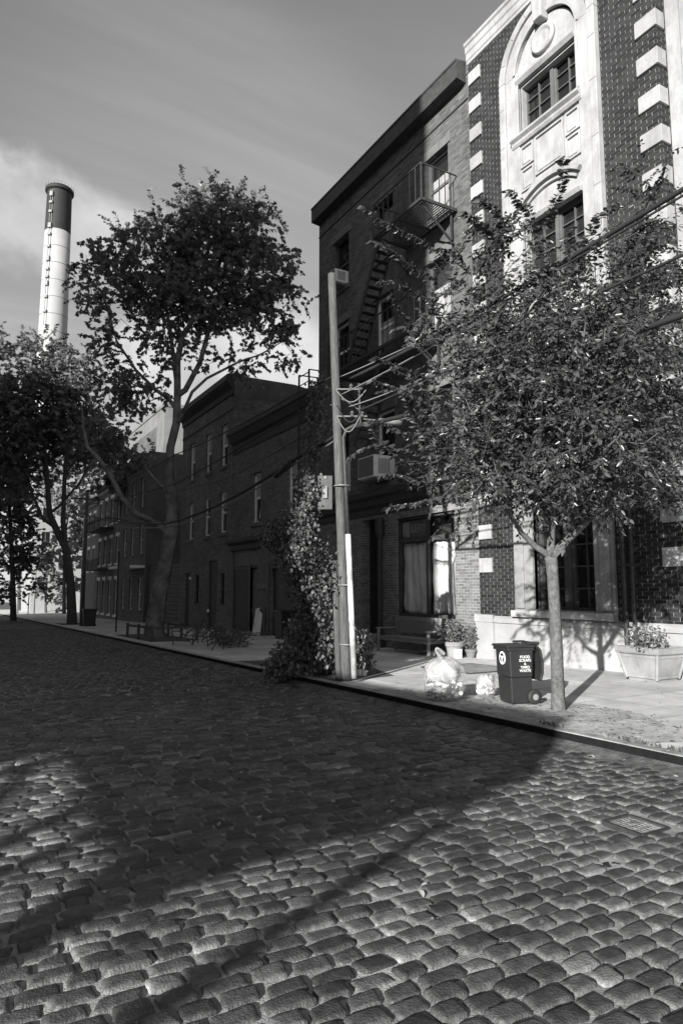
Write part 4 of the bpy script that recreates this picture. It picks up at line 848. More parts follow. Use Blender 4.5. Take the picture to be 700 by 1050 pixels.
ins.bar(on_pole(398) + toC * 0.1 + side * 0.46, on_pole(438) + toC * 0.1 + side * 0.46, 0.03, 0.03).bar(on_pole(412) + side * 0.1, on_pole(428) + side * 0.6, 0.02, 0.02)
ins.build('insulator_rack', M['galv'], UP)
bx = on_pole(507) - side * 0.29
mbx = MB().obox(bx, side * 0.145, toC * 0.09, (0, 0, 0.34)); mo = mbx.build('meter_box', mat('grey_meter_box', 0.075, rough=0.6, var=0.25, scale=6, stain=0.3), UP, bevel=0.012)
MB().obox(bx + toC * 0.11, side * 0.04, toC * 0.025, (0, 0, 0.12)).obox(bx + toC * 0.1 + Vector((0, 0, 0.3)), side * 0.02, toC * 0.01, (0, 0, 0.03)).build('hasp', M['steel'], mo)
def cable(pts, r, label, m='cable', sag=0.0, cat='cable', n=16):
    P = [Vector(p) for p in pts]; out = []
    for a, b_ in zip(P, P[1:]):
        for k in range(n): t = k / n; out.append(a.lerp(b_, t) - Vector((0, 0, sag * 4 * t * (1 - t) * (a - b_).length / 10)))
    out.append(P[-1]); o = MB().tube(out, r, 6).build('overhead_cable', M[m], smooth=True); tag(o, label, cat, 'overhead cables'); return o
WX = 7.2
def wy(x, y): return onX(x, y, WX)
def ext(a, b_, Y): t = (Y - a.y) / (b_.y - a.y); return a + (b_ - a) * t
pA = on_pole(395) + toC * 0.1; far = wy(84, 523)
a1 = ext(wy(560, 279), wy(700, 188), -6)
cable([a1, wy(560, 279), on_pole(392) + side * 0.3], 0.034, 'thickest bundled cable crossing in front of the white arched bay', sag=0.1)
cable([a1 + Vector((0, 0, -0.06)), wy(560, 283), on_pole(402) + side * 0.4], 0.016, 'thin cable strung just under the thickest bundle', sag=0.12)
a2 = ext(wy(619, 297.5), wy(700, 258), -6)
cable([a2, wy(619, 297.5), on_pole(425) + side * 0.4], 0.02, 'single cable crossing the upper part of the young tree', sag=0.1)
a3 = ext(wy(600, 358), wy(700, 321), -6)
cable([a3, wy(600, 358), wy(490, 407), on_pole(441) + side * 0.3], 0.04, 'lowest thick cable passing through the crown of the young tree', sag=0.05)
cable([wy(500, 311.7), wy(436, 347), on_pole(390) + side * 0.1], 0.012, 'bright cable over the fire escape, uppermost at the pole', 'cable_light', 0.05)
cable([wy(500, 318.6), wy(436, 359), on_pole(408) + side * 0.1], 0.012, 'bright cable over the fire escape, second at the pole', 'cable_light', 0.05)
cable([wy(464, 373), wy(400, 402), on_pole(420) + side * 0.25], 0.012, 'bright cable slanting down from the tree to the insulator rack', 'cable_light', 0.1)
cable([on_pole(432) + side * 0.5, wy(420, 428)], 0.014, 'short bright lead beside the lamp head', 'cable_light', 0.3)
cable([on_pole(388), wy(306, 402), wy(180, 466), far + Vector((0, 0, 0.9))], 0.02, 'highest cable running left from the pole past the low house', sag=0.1)
cable([on_pole(400), wy(330, 408), wy(180, 496), far + Vector((0, 0, 0.3))], 0.022, 'black cable running left from the pole across the upper windows', sag=0.05)
cable([on_pole(430), wy(326, 438), wy(233, 491), far + Vector((0, 0, 0.1))], 0.012, 'thin cable running left under the black one', sag=0.05)
cable([on_pole(448), wy(310, 466), wy(225, 517), wy(170, 537), far + Vector((0, 0, -0.2))], 0.04, 'thick sagging cable crossing the first floor windows of the low house', sag=0.1)
cable([on_pole(452), wy(310, 470), wy(225, 522), wy(170, 541), far + Vector((0, 0, -0.4))], 0.02, 'lowest cable hung beneath the thick sagging one', 'cable_light', sag=0.12)
cs = MB().tube([wy(300, 474), wy(283, 488)], [0.09, 0.075], 8); tag(cs.build('splice_case', M['cable'], smooth=True), 'black splice case hanging on the thick sagging cable', 'splice case')
cable([on_pole(410), Vector((XF - 0.05, 20.9, 7.9))], 0.012, 'service drop from the pole to the tenement wall', sag=0.5)
cable([on_pole(420), Vector((XF - 0.05, 24.0, 8.2))], 0.012, 'service drop from the pole to the low house', sag=0.4)
# loops of slack cable at the pole
for i, (py, w_, d_) in enumerate(((420, 0.55, 0.35), (432, 0.45, 0.3), (405, 0.6, 0.25))):
    p = on_pole(py) + toC * 0.12; pts = [p + side * (w_ * k / 12) - Vector((0, 0, d_ * math.sin(math.pi * k / 12))) for k in range(13)]
    tag(MB().tube(pts, 0.013, 5).build('slack_loop', M['cable_light' if i else 'cable'], smooth=True), ('dark loop of slack cable below the insulators', 'bright loop of slack cable below the lamp arm', 'bright loop of slack cable at the top of the insulators')[i], 'cable', 'slack cable loops')
# far pole
fp = onG(84, 642); ftop = onX(84, 511, fp.x)
f2 = thing('utility_pole', 'dark distant utility pole near the far trees', 'utility pole', fp)
MB().tube([fp - Vector((0, 0, 0.3)), Vector((fp.x, fp.y, ftop.z + 0.3))], [0.14, 0.1], 10).build('post', M['wood_pole'], f2, smooth=True)
MB().bar((fp.x - 1.0, fp.y, ftop.z - 0.3), (fp.x + 1.0, fp.y, ftop.z - 0.3), 0.1, 0.1).tube([(fp.x, fp.y, ftop.z - 2), (fp.x + 1.2, fp.y - 0.6, ftop.z - 1.5), (fp.x + 2.4, fp.y - 1.2, ftop.z - 1.7)], 0.05, 6).build('cross_arm', M['wood_pole'], f2)

# ------------------------------------------------------------------ trees
def pxp(l, D): return [atD(x, y, D) for x, y in l]
tb = onG(572, 728); TD = (tb - CAM).dot(fw); k = TD / 700
YT = thing('street_tree', 'young street tree with a slim straight trunk on the sunny pavement', 'tree', tb)
fork = atD(564, 571, TD)
limbs = [([tb - Vector((0, 0, 0.1)), tb + Vector((0, 0, 0.06)), atD(571, 700, TD), atD(569, 640, TD), atD(566, 590, TD), fork], [0.13, 0.105, 0.092, 0.085, 0.082, 0.09]),
         ([fork, atD(548, 560, TD), atD(534, 546, TD - .1), atD(515, 515, TD - .3), atD(492, 460, TD - .4), atD(470, 400, TD - .3)], [0.06, 0.045, 0.035, 0.03, 0.022, 0.014]),
         ([fork, atD(582, 553, TD), atD(600, 536, TD + .1), atD(625, 500, TD + .4), atD(655, 440, TD + .7), atD(672, 350, TD + .7)], [0.065, 0.055, 0.045, 0.035, 0.025, 0.014]),
         ([fork, atD(565, 530, TD), atD(567, 470, TD + .1), atD(560, 390, TD + .1), atD(552, 300, TD), atD(545, 235, TD)], [0.065, 0.05, 0.04, 0.032, 0.022, 0.01]),
         ([atD(567, 470, TD + .1), atD(590, 400, TD - .6), atD(600, 330, TD - .9)], [0.03, 0.02, 0.012])]
lob = lambda x, y, rx, ry, dd=0.0, rd=None: (atD(x, y, TD + dd), (rx * k, (rd or rx) * k, ry * k))
lobes = [lob(562, 455, 112, 72), lob(572, 380, 100, 78), lob(560, 310, 70, 60), lob(645, 410, 62, 105, 0.4), lob(640, 290, 55, 50, 0.3), lob(470, 465, 48, 48, -0.3), lob(480, 380, 50, 50, -.3),
         lob(620, 500, 75, 36, 0.1), lob(528, 250, 36, 34), lob(690, 330, 34, 90, 0.6), lob(672, 215, 30, 42, 0.2), lob(520, 505, 70, 26, -.2), lob(700, 470, 40, 60, .4), lob(455, 320, 28, 30, -.3)]
SPR = [((462, 272), (370, 211)), ((452, 292), (376, 250)), ((455, 318), (388, 283)), ((450, 322), (396, 312)), ((440, 348), (381, 334)), ((450, 395), (378, 375)), ((445, 425), (383, 392)), ((450, 440), (395, 430)),
       ((440, 455), (383, 440)), ((428, 462), (357, 462)), ((440, 490), (360, 465)), ((450, 470), (398, 415)), ((510, 250), (482, 205)), ((520, 240), (500, 192)), ((545, 230), (532, 180)), ((560, 235), (572, 180)), ((660, 230), (700, 160)), ((650, 240), (688, 185)), ((640, 260), (660, 205)), ((470, 300), (440, 232)), ((480, 280), (462, 240)), ((600, 260), (610, 190)), ((430, 500), (385, 480)), ((455, 515), (400, 512))]
extra = [(atD(a[0], a[1], TD - 0.3 - 0.2 * (i % 3)), atD(b_[0], b_[1], TD - 0.5 - 0.25 * (i % 4)), 80) for i, (a, b_) in enumerate(SPR)]
tree(YT, limbs, lobes, 620, M['leaf'], M['bark'], leaf=0.085, per=62, spread=0.28, rtip=0.0055, twig=0.55, droop=0.45, extra=extra, step=0.22, shell=0.25, tone=(0.45, 1.8), wide=0.95)

pbp = onG(160, 653); PD = (pbp - CAM).dot(fw); k = PD / 700
PT = thing('plane_tree', 'big leaning plane tree with mottled trunk and a round crown against the sky', 'tree', pbp)
q = lambda l, dd=0: [atD(x, y, PD + dd) for x, y in l]
limbs = [([pbp - Vector((0, 0, 0.2))] + q([(158, 647), (163, 612), (171, 572), (175, 548), (177, 524), (176, 503), (173, 480), (175, 458), (181, 434), (182, 405), (182, 370), (187, 345), (200, 325), (211, 282), (215, 240)]), [0.58, 0.45, 0.36, 0.32, 0.33, 0.26, 0.23, 0.19, 0.18, 0.18, 0.16, 0.14, 0.12, 0.10, 0.07, 0.04]),
         (q([(173, 546), (161, 537), (140, 527), (125, 510), (113, 486), (101, 470), (90, 459), (86, 440), (84, 415)]), [0.17, 0.14, 0.13, 0.12, 0.11, 0.1, 0.085, 0.06, 0.04]),
         (q([(182, 405), (190, 400), (205, 372), (215, 335), (240, 300), (262, 270)]), [0.15, 0.13, 0.11, 0.1, 0.07, 0.04]),
         (q([(184, 432), (197, 402), (212, 388), (245, 371), (266, 364), (290, 350)], -.3), [0.08, 0.07, 0.06, 0.05, 0.035, 0.02]),
         (q([(182, 420), (172, 408), (160, 400), (140, 380), (120, 350), (108, 310)]), [0.11, 0.09, 0.08, 0.06, 0.05, 0.03]),
         (q([(181, 390), (176, 350), (170, 310), (160, 270), (150, 240)]), [0.11, 0.09, 0.07, 0.05, 0.03]),
         (q([(176, 520), (168, 500), (158, 490), (150, 480)]), [0.1, 0.08, 0.05, 0.03])]
lob = lambda x, y, rx, ry, dd=0.0: (atD(x, y, PD + dd), (rx * k, rx * k * 0.9, ry * k))
lobes = [lob(232, 238, 44, 36), lob(192, 246, 42, 26), lob(266, 280, 36, 36), lob(205, 300, 50, 34), lob(120, 352, 20, 28), lob(275, 335, 28, 18), lob(98, 272, 16, 10), lob(138, 408, 20, 14), lob(150, 292, 38, 26), lob(255, 216, 18, 18), lob(205, 208, 20, 14), lob(300, 290, 12, 26), lob(235, 326, 26, 16), lob(208, 366, 20, 8), lob(296, 350, 14, 10), lob(172, 345, 26, 14), lob(108, 312, 18, 16), lob(150, 244, 32, 18), lob(116, 262, 24, 14), lob(250, 370, 24, 10), lob(302, 372, 14, 12), lob(152, 398, 22, 18), lob(114, 398, 18, 20), lob(176, 372, 18, 10), lob(90, 285, 16, 14), lob(130, 300, 22, 16)]
tree(PT, limbs, [(c_, (r_[0] * 1.1, r_[1] * 1.1, r_[2] * 1.1)) for c_, r_ in lobes], 600, M['leaf_plane'], M['bark_plane'], leaf=0.165, per=50, spread=0.65, tmpl=LEAF_LOBED, rtip=0.009, twig=0.8, droop=0.3, step=0.5, shell=0.3, names=('trunk', 'crown'))

tb2 = onG(74, 640); D2 = (tb2 - CAM).dot(fw)
def far_tree(label, base, stems, lob_px, D, ncl, leaf, group='trees along the far pavement', tone=(0.6, 1.4), per=30, lm='leaf_far', bark='bark_dark', name='plane_tree'):
    o = thing(name, label, 'tree', base, group); kk = D / 700
    limbs = []
    for i, (pts, r0, r1) in enumerate(stems):
        P = [atD(x, y, D) for x, y in pts]
        if i == 0: P = [Vector(base) - Vector((0, 0, 0.2))] + P
        limbs.append((P, [r0 + (r1 - r0) * j / (len(P) - 1) for j in range(len(P))]))
    tree(o, limbs, [(atD(x, y, D + dd), (rx * kk, rx * kk, ry * kk)) for x, y, rx, ry, dd in lob_px], ncl, M[lm], M[bark], leaf=leaf, per=per, spread=0.9, tmpl=LEAF_LOBED, rtip=0.02, twig=1.0, step=0.7, tone=tone, sides=6)
    return o
far_tree('dark two stemmed tree at the left with its crown below the smokestack', tb2, [([(74, 630), (72.8, 600), (67.7, 562), (58, 543), (51, 526), (49, 497), (47, 470), (44, 430)], 0.36, 0.1), ([(72, 590), (65, 540), (66, 500), (68, 470), (72, 430), (75, 400)], 0.2, 0.07), ([(56, 540), (44, 532), (33, 505), (15, 440)], 0.14, 0.06), ([(51, 526), (60, 520), (82, 495), (95, 470)], 0.12, 0.05)],
         [(18, 368, 36, 26, 0), (62, 378, 34, 30, 0), (40, 420, 55, 34, 0), (85, 420, 24, 32, 0), (5, 440, 40, 40, -2), (98, 455, 26, 24, -3), (125, 470, 22, 22, -2), (120, 440, 18, 14, -2), (70, 450, 50, 26, 2), (20, 480, 34, 26, 1)], D2, 600, 0.22, per=54)
b3 = onG(20, 637); D3 = 62
far_tree('dark leafy tree filling the far left edge above the road', (atD(14, 634, D3).x, atD(14, 634, D3).y, PV(atD(14, 634, D3).y)), [([(14, 620), (13, 580), (10, 520), (5, 460)], 0.3, 0.1)], [(6, 602, 26, 16, 0), (34, 606, 9, 14, 0), (4, 500, 30, 30, 0), (8, 550, 28, 34, 0), (24, 520, 16, 26, 0), (22, 570, 20, 26, 2), (-20, 470, 40, 60, 0)], D3, 420, 0.25, per=48, bark='bark_dark')
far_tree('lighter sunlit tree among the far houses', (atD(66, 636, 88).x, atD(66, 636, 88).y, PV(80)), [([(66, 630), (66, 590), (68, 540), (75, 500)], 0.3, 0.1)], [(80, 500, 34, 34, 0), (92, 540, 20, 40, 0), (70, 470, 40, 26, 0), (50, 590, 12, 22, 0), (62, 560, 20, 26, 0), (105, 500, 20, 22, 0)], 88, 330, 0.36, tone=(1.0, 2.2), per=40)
far_tree('small dark conifer shaped tree beside the far sign', (atD(47, 632, 96).x, atD(47, 632, 96).y, PV(90)), [([(47, 620), (47, 570), (47, 545)], 0.2, 0.05)], [(47, 570, 6, 22, 0), (48, 605, 9, 20, 0), (60, 615, 9, 16, 0)], 96, 40, 0.36, name='small_tree')
far_tree('dark bushy tree in front of the far row houses', (atD(128, 560, 58).x, atD(128, 560, 58).y, PV(52)), [([(128, 632), (128, 600), (124, 520), (122, 480)], 0.14, 0.06)], [(140, 478, 24, 22, 0), (118, 485, 24, 22, 0), (135, 500, 22, 14, 0), (150, 470, 16, 14, 2)], 58, 90, 0.3)
far_tree('low tree in the dark lot left of the three storey house', (12.2, 46, PV(46)), [([(176, 630), (176, 600)], 0.1, 0.05)], [(118, 612, 0.1, 0.1, 0)], 50, 2, 0.1) if False else None
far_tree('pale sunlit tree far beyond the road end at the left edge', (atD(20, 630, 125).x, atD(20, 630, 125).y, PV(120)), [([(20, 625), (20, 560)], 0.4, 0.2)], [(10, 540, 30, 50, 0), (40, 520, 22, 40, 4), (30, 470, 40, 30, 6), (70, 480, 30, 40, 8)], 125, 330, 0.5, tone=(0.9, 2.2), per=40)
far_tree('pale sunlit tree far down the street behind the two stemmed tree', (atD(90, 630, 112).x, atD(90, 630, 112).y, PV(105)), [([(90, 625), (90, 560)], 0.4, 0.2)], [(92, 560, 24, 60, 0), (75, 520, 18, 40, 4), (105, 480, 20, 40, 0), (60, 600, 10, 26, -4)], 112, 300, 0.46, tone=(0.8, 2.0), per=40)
# unseen tree across the road: its limbs shade the lit patch
LT = thing('street_tree', 'forked street tree on the opposite pavement behind the camera', 'tree', (-10, -2.9, 0.17))
tree(LT, [([(-9.6, -2.9, 0), (-9.6, -2.85, 2.0), (-9.6, -2.75, 3.6), (-9.6, -2.6, 5.5)], [0.26, 0.22, 0.18, 0.1]), ([(-9.6, -2.9, 1.0), (-9.8, -3.5, 2.6), (-10, -4.39, 4.11), (-10, -4.75, 5.0), (-10, -4.9, 6.0)], [0.12, 0.1, 0.085, 0.07, 0.04]),
          ([(-9.6, -2.85, 2.0), (-9.5, -1.6, 3.1), (-9.5, -0.6, 4.2)], [0.1, 0.09, 0.08]), ([(-9.6, -2.85, 1.5), (-9.6, -0.6, 2.7), (-9.6, 1.4, 3.4)], [0.08, 0.075, 0.07]), ([(-9.55, -1.6, 3.1), (-9.55, -1.75, 3.6), (-9.55, -1.7, 4.4)], [0.08, 0.08, 0.07]), ([(-9.6, -2.1, 1.95), (-9.6, -0.4, 3.5), (-9.6, 1.0, 3.75)], [0.07, 0.07, 0.06])],
     [((-9.8, -2.6, 4.7), (0.4, 0.7, 0.4)), ((-9.8, -3.6, 5.0), (0.5, 0.9, 0.5)), ((-9.6, -2.7, 3.9), (0.3, 0.5, 0.3))], 26, M['leaf'], M['bark'], leaf=0.12, per=30, spread=0.35, rtip=0.008, twig=0.5, step=0.3)

# ------------------------------------------------------------------ vine and bushes
def leaf_cloud(blobs, n):
    P = []
    for (c, r, wgt) in blobs:
        m_ = int(n * wgt); d = rng.normal(size=(m_, 3)); d /= np.linalg.norm(d, axis=1, keepdims=True); P.append(np.array(c) + d * (rng.random((m_, 1)) ** 0.45) * np.array(r))
    P = np.concatenate(P); D = rng.normal(size=P.shape); D[:, 2] -= 0.5; return P, D
vD = 14.0
vp = [(330, 690), (326, 640), (322, 600), (316, 565), (312, 530), (318, 495), (322, 455), (324, 420), (326, 395)]
VB = onG(330, 690, 0.13)
vdep = lambda y: 14.0 if y > 525 else 14.9
V_ = thing('climbing_vine', 'leafy vine climbing a wire beside the utility pole', 'vine', VB)
vpt = [atD(x, y, vdep(y)) for x, y in vp]; vpt[0] = VB - Vector((0, 0, .1))
stm = MB().tube(vpt, [0.07, 0.06, 0.05, 0.05, 0.04, 0.04, 0.03, 0.025, 0.02], 7).tube([vpt[3], atD(295, 560, 13.3), atD(282, 548, 13.1)], [0.03, 0.02, 0.012], 5).tube([vpt[0], atD(322, 640, vD), atD(310, 590, 13.4), atD(305, 560, 13.2)], [0.04, 0.03, 0.02, 0.015], 5); stm.build('stem', M['bark_dark'], V_, smooth=True)
kk = vD / 700; bl = []
for (x, y, rx, ry, wg) in ((326, 655, 20, 30, .12), (318, 620, 16, 26, .12), (312, 590, 18, 24, .14), (300, 562, 22, 22, .16), (284, 545, 16, 14, .07), (305, 535, 18, 20, .1), (316, 505, 10, 22, .07), (322, 465, 8, 24, .07), (325, 425, 7, 24, .06), (325, 398, 9, 12, .03), (330, 590, 14, 40, .1)): bl.append((atD(x, y, 13.2 if (x < 306 and 525 < y < 600) else 13.55 if 500 < y < 600 else vdep(y)), (rx * kk * 0.95, rx * kk * 1.4, ry * kk * 1.05), wg))
P, D = leaf_cloud(bl, 6500); P += rng.normal(size=P.shape) * 0.07; leaves('foliage', P, D, 0.08, M['leaf_vine'], V_, LEAF_OVAL, (0.5, 1.5), droop=0.3, wide=1.5)
def bush(label, base, blobs, n, size, m='leaf_vine', name='bush', tmpl=LEAF_OVAL, stems=14, cat='bush', wide=1.3, tone=(0.5, 1.4)):
    o = thing(name, label, cat, base); P, D = leaf_cloud(blobs, n); ok = P[:, 2] > -SL * P[:, 1] + 0.14; s_ = MB(); b0 = Vector(base)
    for i in range(stems):
        q_ = Vector(P[rng.integers(len(P))]); s_.tube([b0 + (q_ - b0) * 0.08, b0.lerp(q_, 0.5) + Vector((0, 0, 0.15 * (q_ - b0).length)), q_], [0.014, 0.01, 0.005], 4, cap=False)
    s_.build('stem', M['bark_dark'], o); leaves('foliage', P[ok], D[ok], size, M[m], o, tmpl, tone, wide=wide); return o
bl = []
for (x, y, dx, r, h_, wg) in ((300, 682, 0, 26, 26, .2), (325, 672, .3, 26, 34, .25), (350, 672, .4, 24, 32, .2), (285, 690, -.2, 16, 14, .1), (372, 672, .6, 14, 24, .12), (310, 655, .6, 22, 24, .13)):
    c_ = atD(x, y - 4, 14.2 + dx); bl.append((c_, (r * kk, r * kk * 0.8, h_ * kk), wg))
bush('dense dark bush spilling over the kerb at the foot of the utility pole', onG(325, 688), bl, 5000, 0.11, 'leaf_plane', stems=30, tone=(0.5, 1.5))
pz = onG(212, 662)
bl = [((pz.x + 0.5 + i * 0.25, pz.y + dy, PV(pz.y) + 0.25), (0.6, 0.7, 0.35), 0.25) for i, dy in enumerate((-1.4, -0.3, 0.8, 2.0))]
bush('low straggly weeds in the open tree pit', (pz.x + .7, pz.y, pz.z), bl, 1300, 0.09, 'leaf_plane', 'weed_patch', stems=24, cat='plant')
tw_ = MB(); rn = random.Random(9)
for i in range(34):
    a = Vector((7.0 + rn.random() * 1.7, pz.y + rn.uniform(-2.6, 2.2), PV(pz.y) + rn.uniform(0.02, 0.5))); b_ = a + Vector((rn.uniform(-.5, .7), rn.uniform(-2.0, 2.0), rn.uniform(-0.1, 0.8)))
    b_.z = max(b_.z, PV(pz.y) + 0.05); q1_ = a.lerp(b_, 0.35) + Vector((rn.uniform(-.2, .2), rn.uniform(-.2, .2), rn.uniform(0, 0.3))); q2_ = a.lerp(b_, 0.7) + Vector((rn.uniform(-.2, .2), rn.uniform(-.2, .2), rn.uniform(0, 0.25))); tw_.tube([a, q1_, q2_, b_], [0.026, 0.02, 0.014, 0.006], 5, cap=False)
    if i % 2: tw_.tube([q2_, q2_ + Vector((rn.uniform(-.4, .4), rn.uniform(-.6, .6), rn.uniform(0, .5)))], [0.012, 0.005], 4, cap=False)
tag(tw_.build('brush_pile', M['bark'], smooth=True), 'heap of bare cut branches lying over the weeds', 'branches')
gd = thing('tree_guard', 'low dark rail guarding the foot of the leaning plane tree', 'tree guard', (7.3, 28.6, PV(28.6)))
g1 = MB()
for (xa, ya, xb, yb) in ((7.0, 26.9, 7.0, 31.0), (7.0, 26.9, 8.8, 26.9), (8.8, 26.9, 8.8, 31.0)):
    g1.bar((xa, ya, PV(ya) + 0.52), (xb, yb, PV(yb) + 0.52), 0.05, 0.09)
g1.build('rail', M['bark_dark'], gd)
for (x, y_) in ((7.0, 26.9), (8.8, 26.9), (7.0, 29.0), (8.8, 29.0), (7.0, 31.0), (8.8, 31.0)): MB().box(x - 0.05, x + 0.05, y_ - 0.05, y_ + 0.05, PV(y_) - 0.05, PV(y_) + 0.62).build('post', M['bark_dark'], gd)

# ------------------------------------------------------------------ wheelie bin
def frame2(loc, ang):                                                  # local x = side depth, local y = front width; front faces -x
    m_ = Matrix.Rotation(ang, 4, 'Z'); m_.translation = Vector(loc); return m_
def put(mb, m_):
    mb.v = [m_ @ p for p in mb.v]; return mb
M['binplastic'] = mat('dark_bin_plastic', 0.022, rough=0.42, var=0.2, scale=8, bump=0.08, bscale=90, spec=0.5)
M['white_print'] = mat('white_print', 0.7, rough=0.6, var=0.06)
bl_ = onG(528, 721); ang = R(-14)
BN = thing('wheelie_bin', 'dark wheeled organics bin with its lid thrown open on the sunny pavement', 'bin', bl_)
fm_ = frame2(bl_, ang)
hw, hd, hh = 0.215, 0.20, 0.84
b0 = MB()
def taper(mb, x0, x1, y0, y1, z0, z1, sx, sy):
    k_ = len(mb.v); mb.box(x0, x1, y0, y1, z0, z1)
    cx_, cy2 = (x0 + x1) / 2, (y0 + y1) / 2
    for p in mb.v[k_:]:
        if p.z < (z0 + z1) / 2: p.x = cx_ + (p.x - cx_) * sx; p.y = cy2 + (p.y - cy2) * sy
    return mb
taper(b0, -hd, hd, -hw, hw, 0.40, hh, 0.93, 0.95); taper(b0, -hd * 0.9, hd * 0.93, -hw * 0.93, hw * 0.93, 0.02, 0.40, 0.9, 0.92)
put(b0, fm_).build('body', M['binplastic'], BN, bevel=0.02)
rm = MB(); rm.box(-hd - 0.045, hd + 0.02, -hw - 0.03, hw + 0.03, hh, hh + 0.035).box(-hd - 0.03, hd + 0.01, -hw - 0.015, hw + 0.015, hh - 0.05, hh - 0.001); put(rm, fm_).build('rim', M['binplastic'], BN, bevel=0.012)
lidm = MB(); prof_ = [(hd + 0.06, 0.88), (hd + 0.13, 0.80), (hd + 0.165, 0.62), (hd + 0.16, 0.45), (hd + 0.12, 0.34), (hd + 0.085, 0.36), (hd + 0.12, 0.46), (hd + 0.122, 0.62), (hd + 0.095, 0.78), (hd + 0.05, 0.84)]
n = len(prof_); lidm.v = [Vector((x, -hw - 0.02, z)) for x, z in prof_] + [Vector((x, hw + 0.02, z)) for x, z in prof_]; lidm.f = [tuple(range(n)), tuple(range(n, 2 * n))[::-1]] + [(i, (i + 1) % n, n + (i + 1) % n, n + i) for i in range(n)]
put(lidm, fm_).build('lid', M['binplastic'], BN, bevel=0.01)
hn = MB().box(hd - 0.1, hd + 0.1, -hw - 0.01, -hw + 0.03, hh + 0.04, hh + 0.075).box(hd - 0.1, hd + 0.1, hw - 0.03, hw + 0.01, hh + 0.04, hh + 0.075).box(hd + 0.06, hd + 0.1, -hw - 0.01, hw + 0.01, hh + 0.025, hh + 0.07); put(hn, fm_).build('handle', M['binplastic'], BN, bevel=0.01)
for s_ in (-1, 1):
    wh = MB().lathe((0, 0, 0), [(0.0, -0.025), (0.05, -0.03), (0.085, -0.03), (0.11, -0.018), (0.115, 0), (0.11, 0.018), (0.085, 0.03), (0.05, 0.03), (0.0, 0.025)], 22)
    rx_ = Matrix.Rotation(R(90), 4, 'X'); wh.v = [rx_ @ p + Vector((hd - 0.0, s_ * (hw + 0.0), 0.115)) for p in wh.v]
    wo = put(wh, fm_).build('wheel', M['cable'], BN, smooth=True)
    hb_ = MB().lathe((0, 0, 0), [(0.0, -0.036), (0.045, -0.034), (0.05, 0), (0.045, 0.034), (0.0, 0.036)], 14); hb_.v = [rx_ @ p + Vector((hd - 0.0, s_ * (hw + 0.0), 0.115)) for p in hb_.v]
    put(hb_, fm_).build('hub', M['steel'], wo)
fp_ = MB().box(-hd * 0.92 - 0.02, -hd * 0.92 + 0.02, -hw * 0.6, hw * 0.6, 0.44, 0.475).box(-hd * 0.92 - 0.012, -hd * 0.9, -hw * 0.62, hw * 0.62, 0.36, 0.38); put(fp_, fm_).build('catch_bar', M['binplastic'], BN, bevel=0.006)
# emblem on the front, words on the side
em = MB(); nn = 28; fx_ = -hd - 0.004
dsk = [(0.085 * math.cos(2 * math.pi * i / nn), 0.085 * math.sin(2 * math.pi * i / nn)) for i in range(nn)]
em.prismX([(y_ , z_ * 1.15 + 0.675) for y_, z_ in dsk], fx_ + 0.014, fx_ + 0.0); emo = put(em, fm_).build('emblem', M['white_print'], BN)
eg = MB()
for a0, a1 in ((35, 145), (165, 250), (290, 375)):
    eg.ringX([(y_, z_ * 1.15 + 0.675) for y_, z_ in arc(0, 0, 0.062, a0, a1, 10)], [(y_, z_ * 1.15 + 0.675) for y_, z_ in arc(0, 0, 0.03, a0 + 8, a1 - 8, 10)], fx_ - 0.002, fx_ - 0.0005)
put(eg, fm_).build('emblem_mark', M['binplastic'], emo)
tf = fm_ @ Matrix.Translation((0.055, -hw - 0.003, 0.60)) @ Matrix(((1, 0, 0, 0), (0, 0, -1, 0), (0, 1, 0, 0), (0, 0, 0, 1))) 
for i, (wd, sz) in enumerate((('FOOD', .058), ('SCRAPS', .058), ('&', .05), ('YARD', .058), ('WASTE', .058))):
    text_part('lettering', wd, sz, M['white_print'], BN, tf @ Matrix.Translation((0, 0.1 - 0.05 * i, 0)), 0.003)

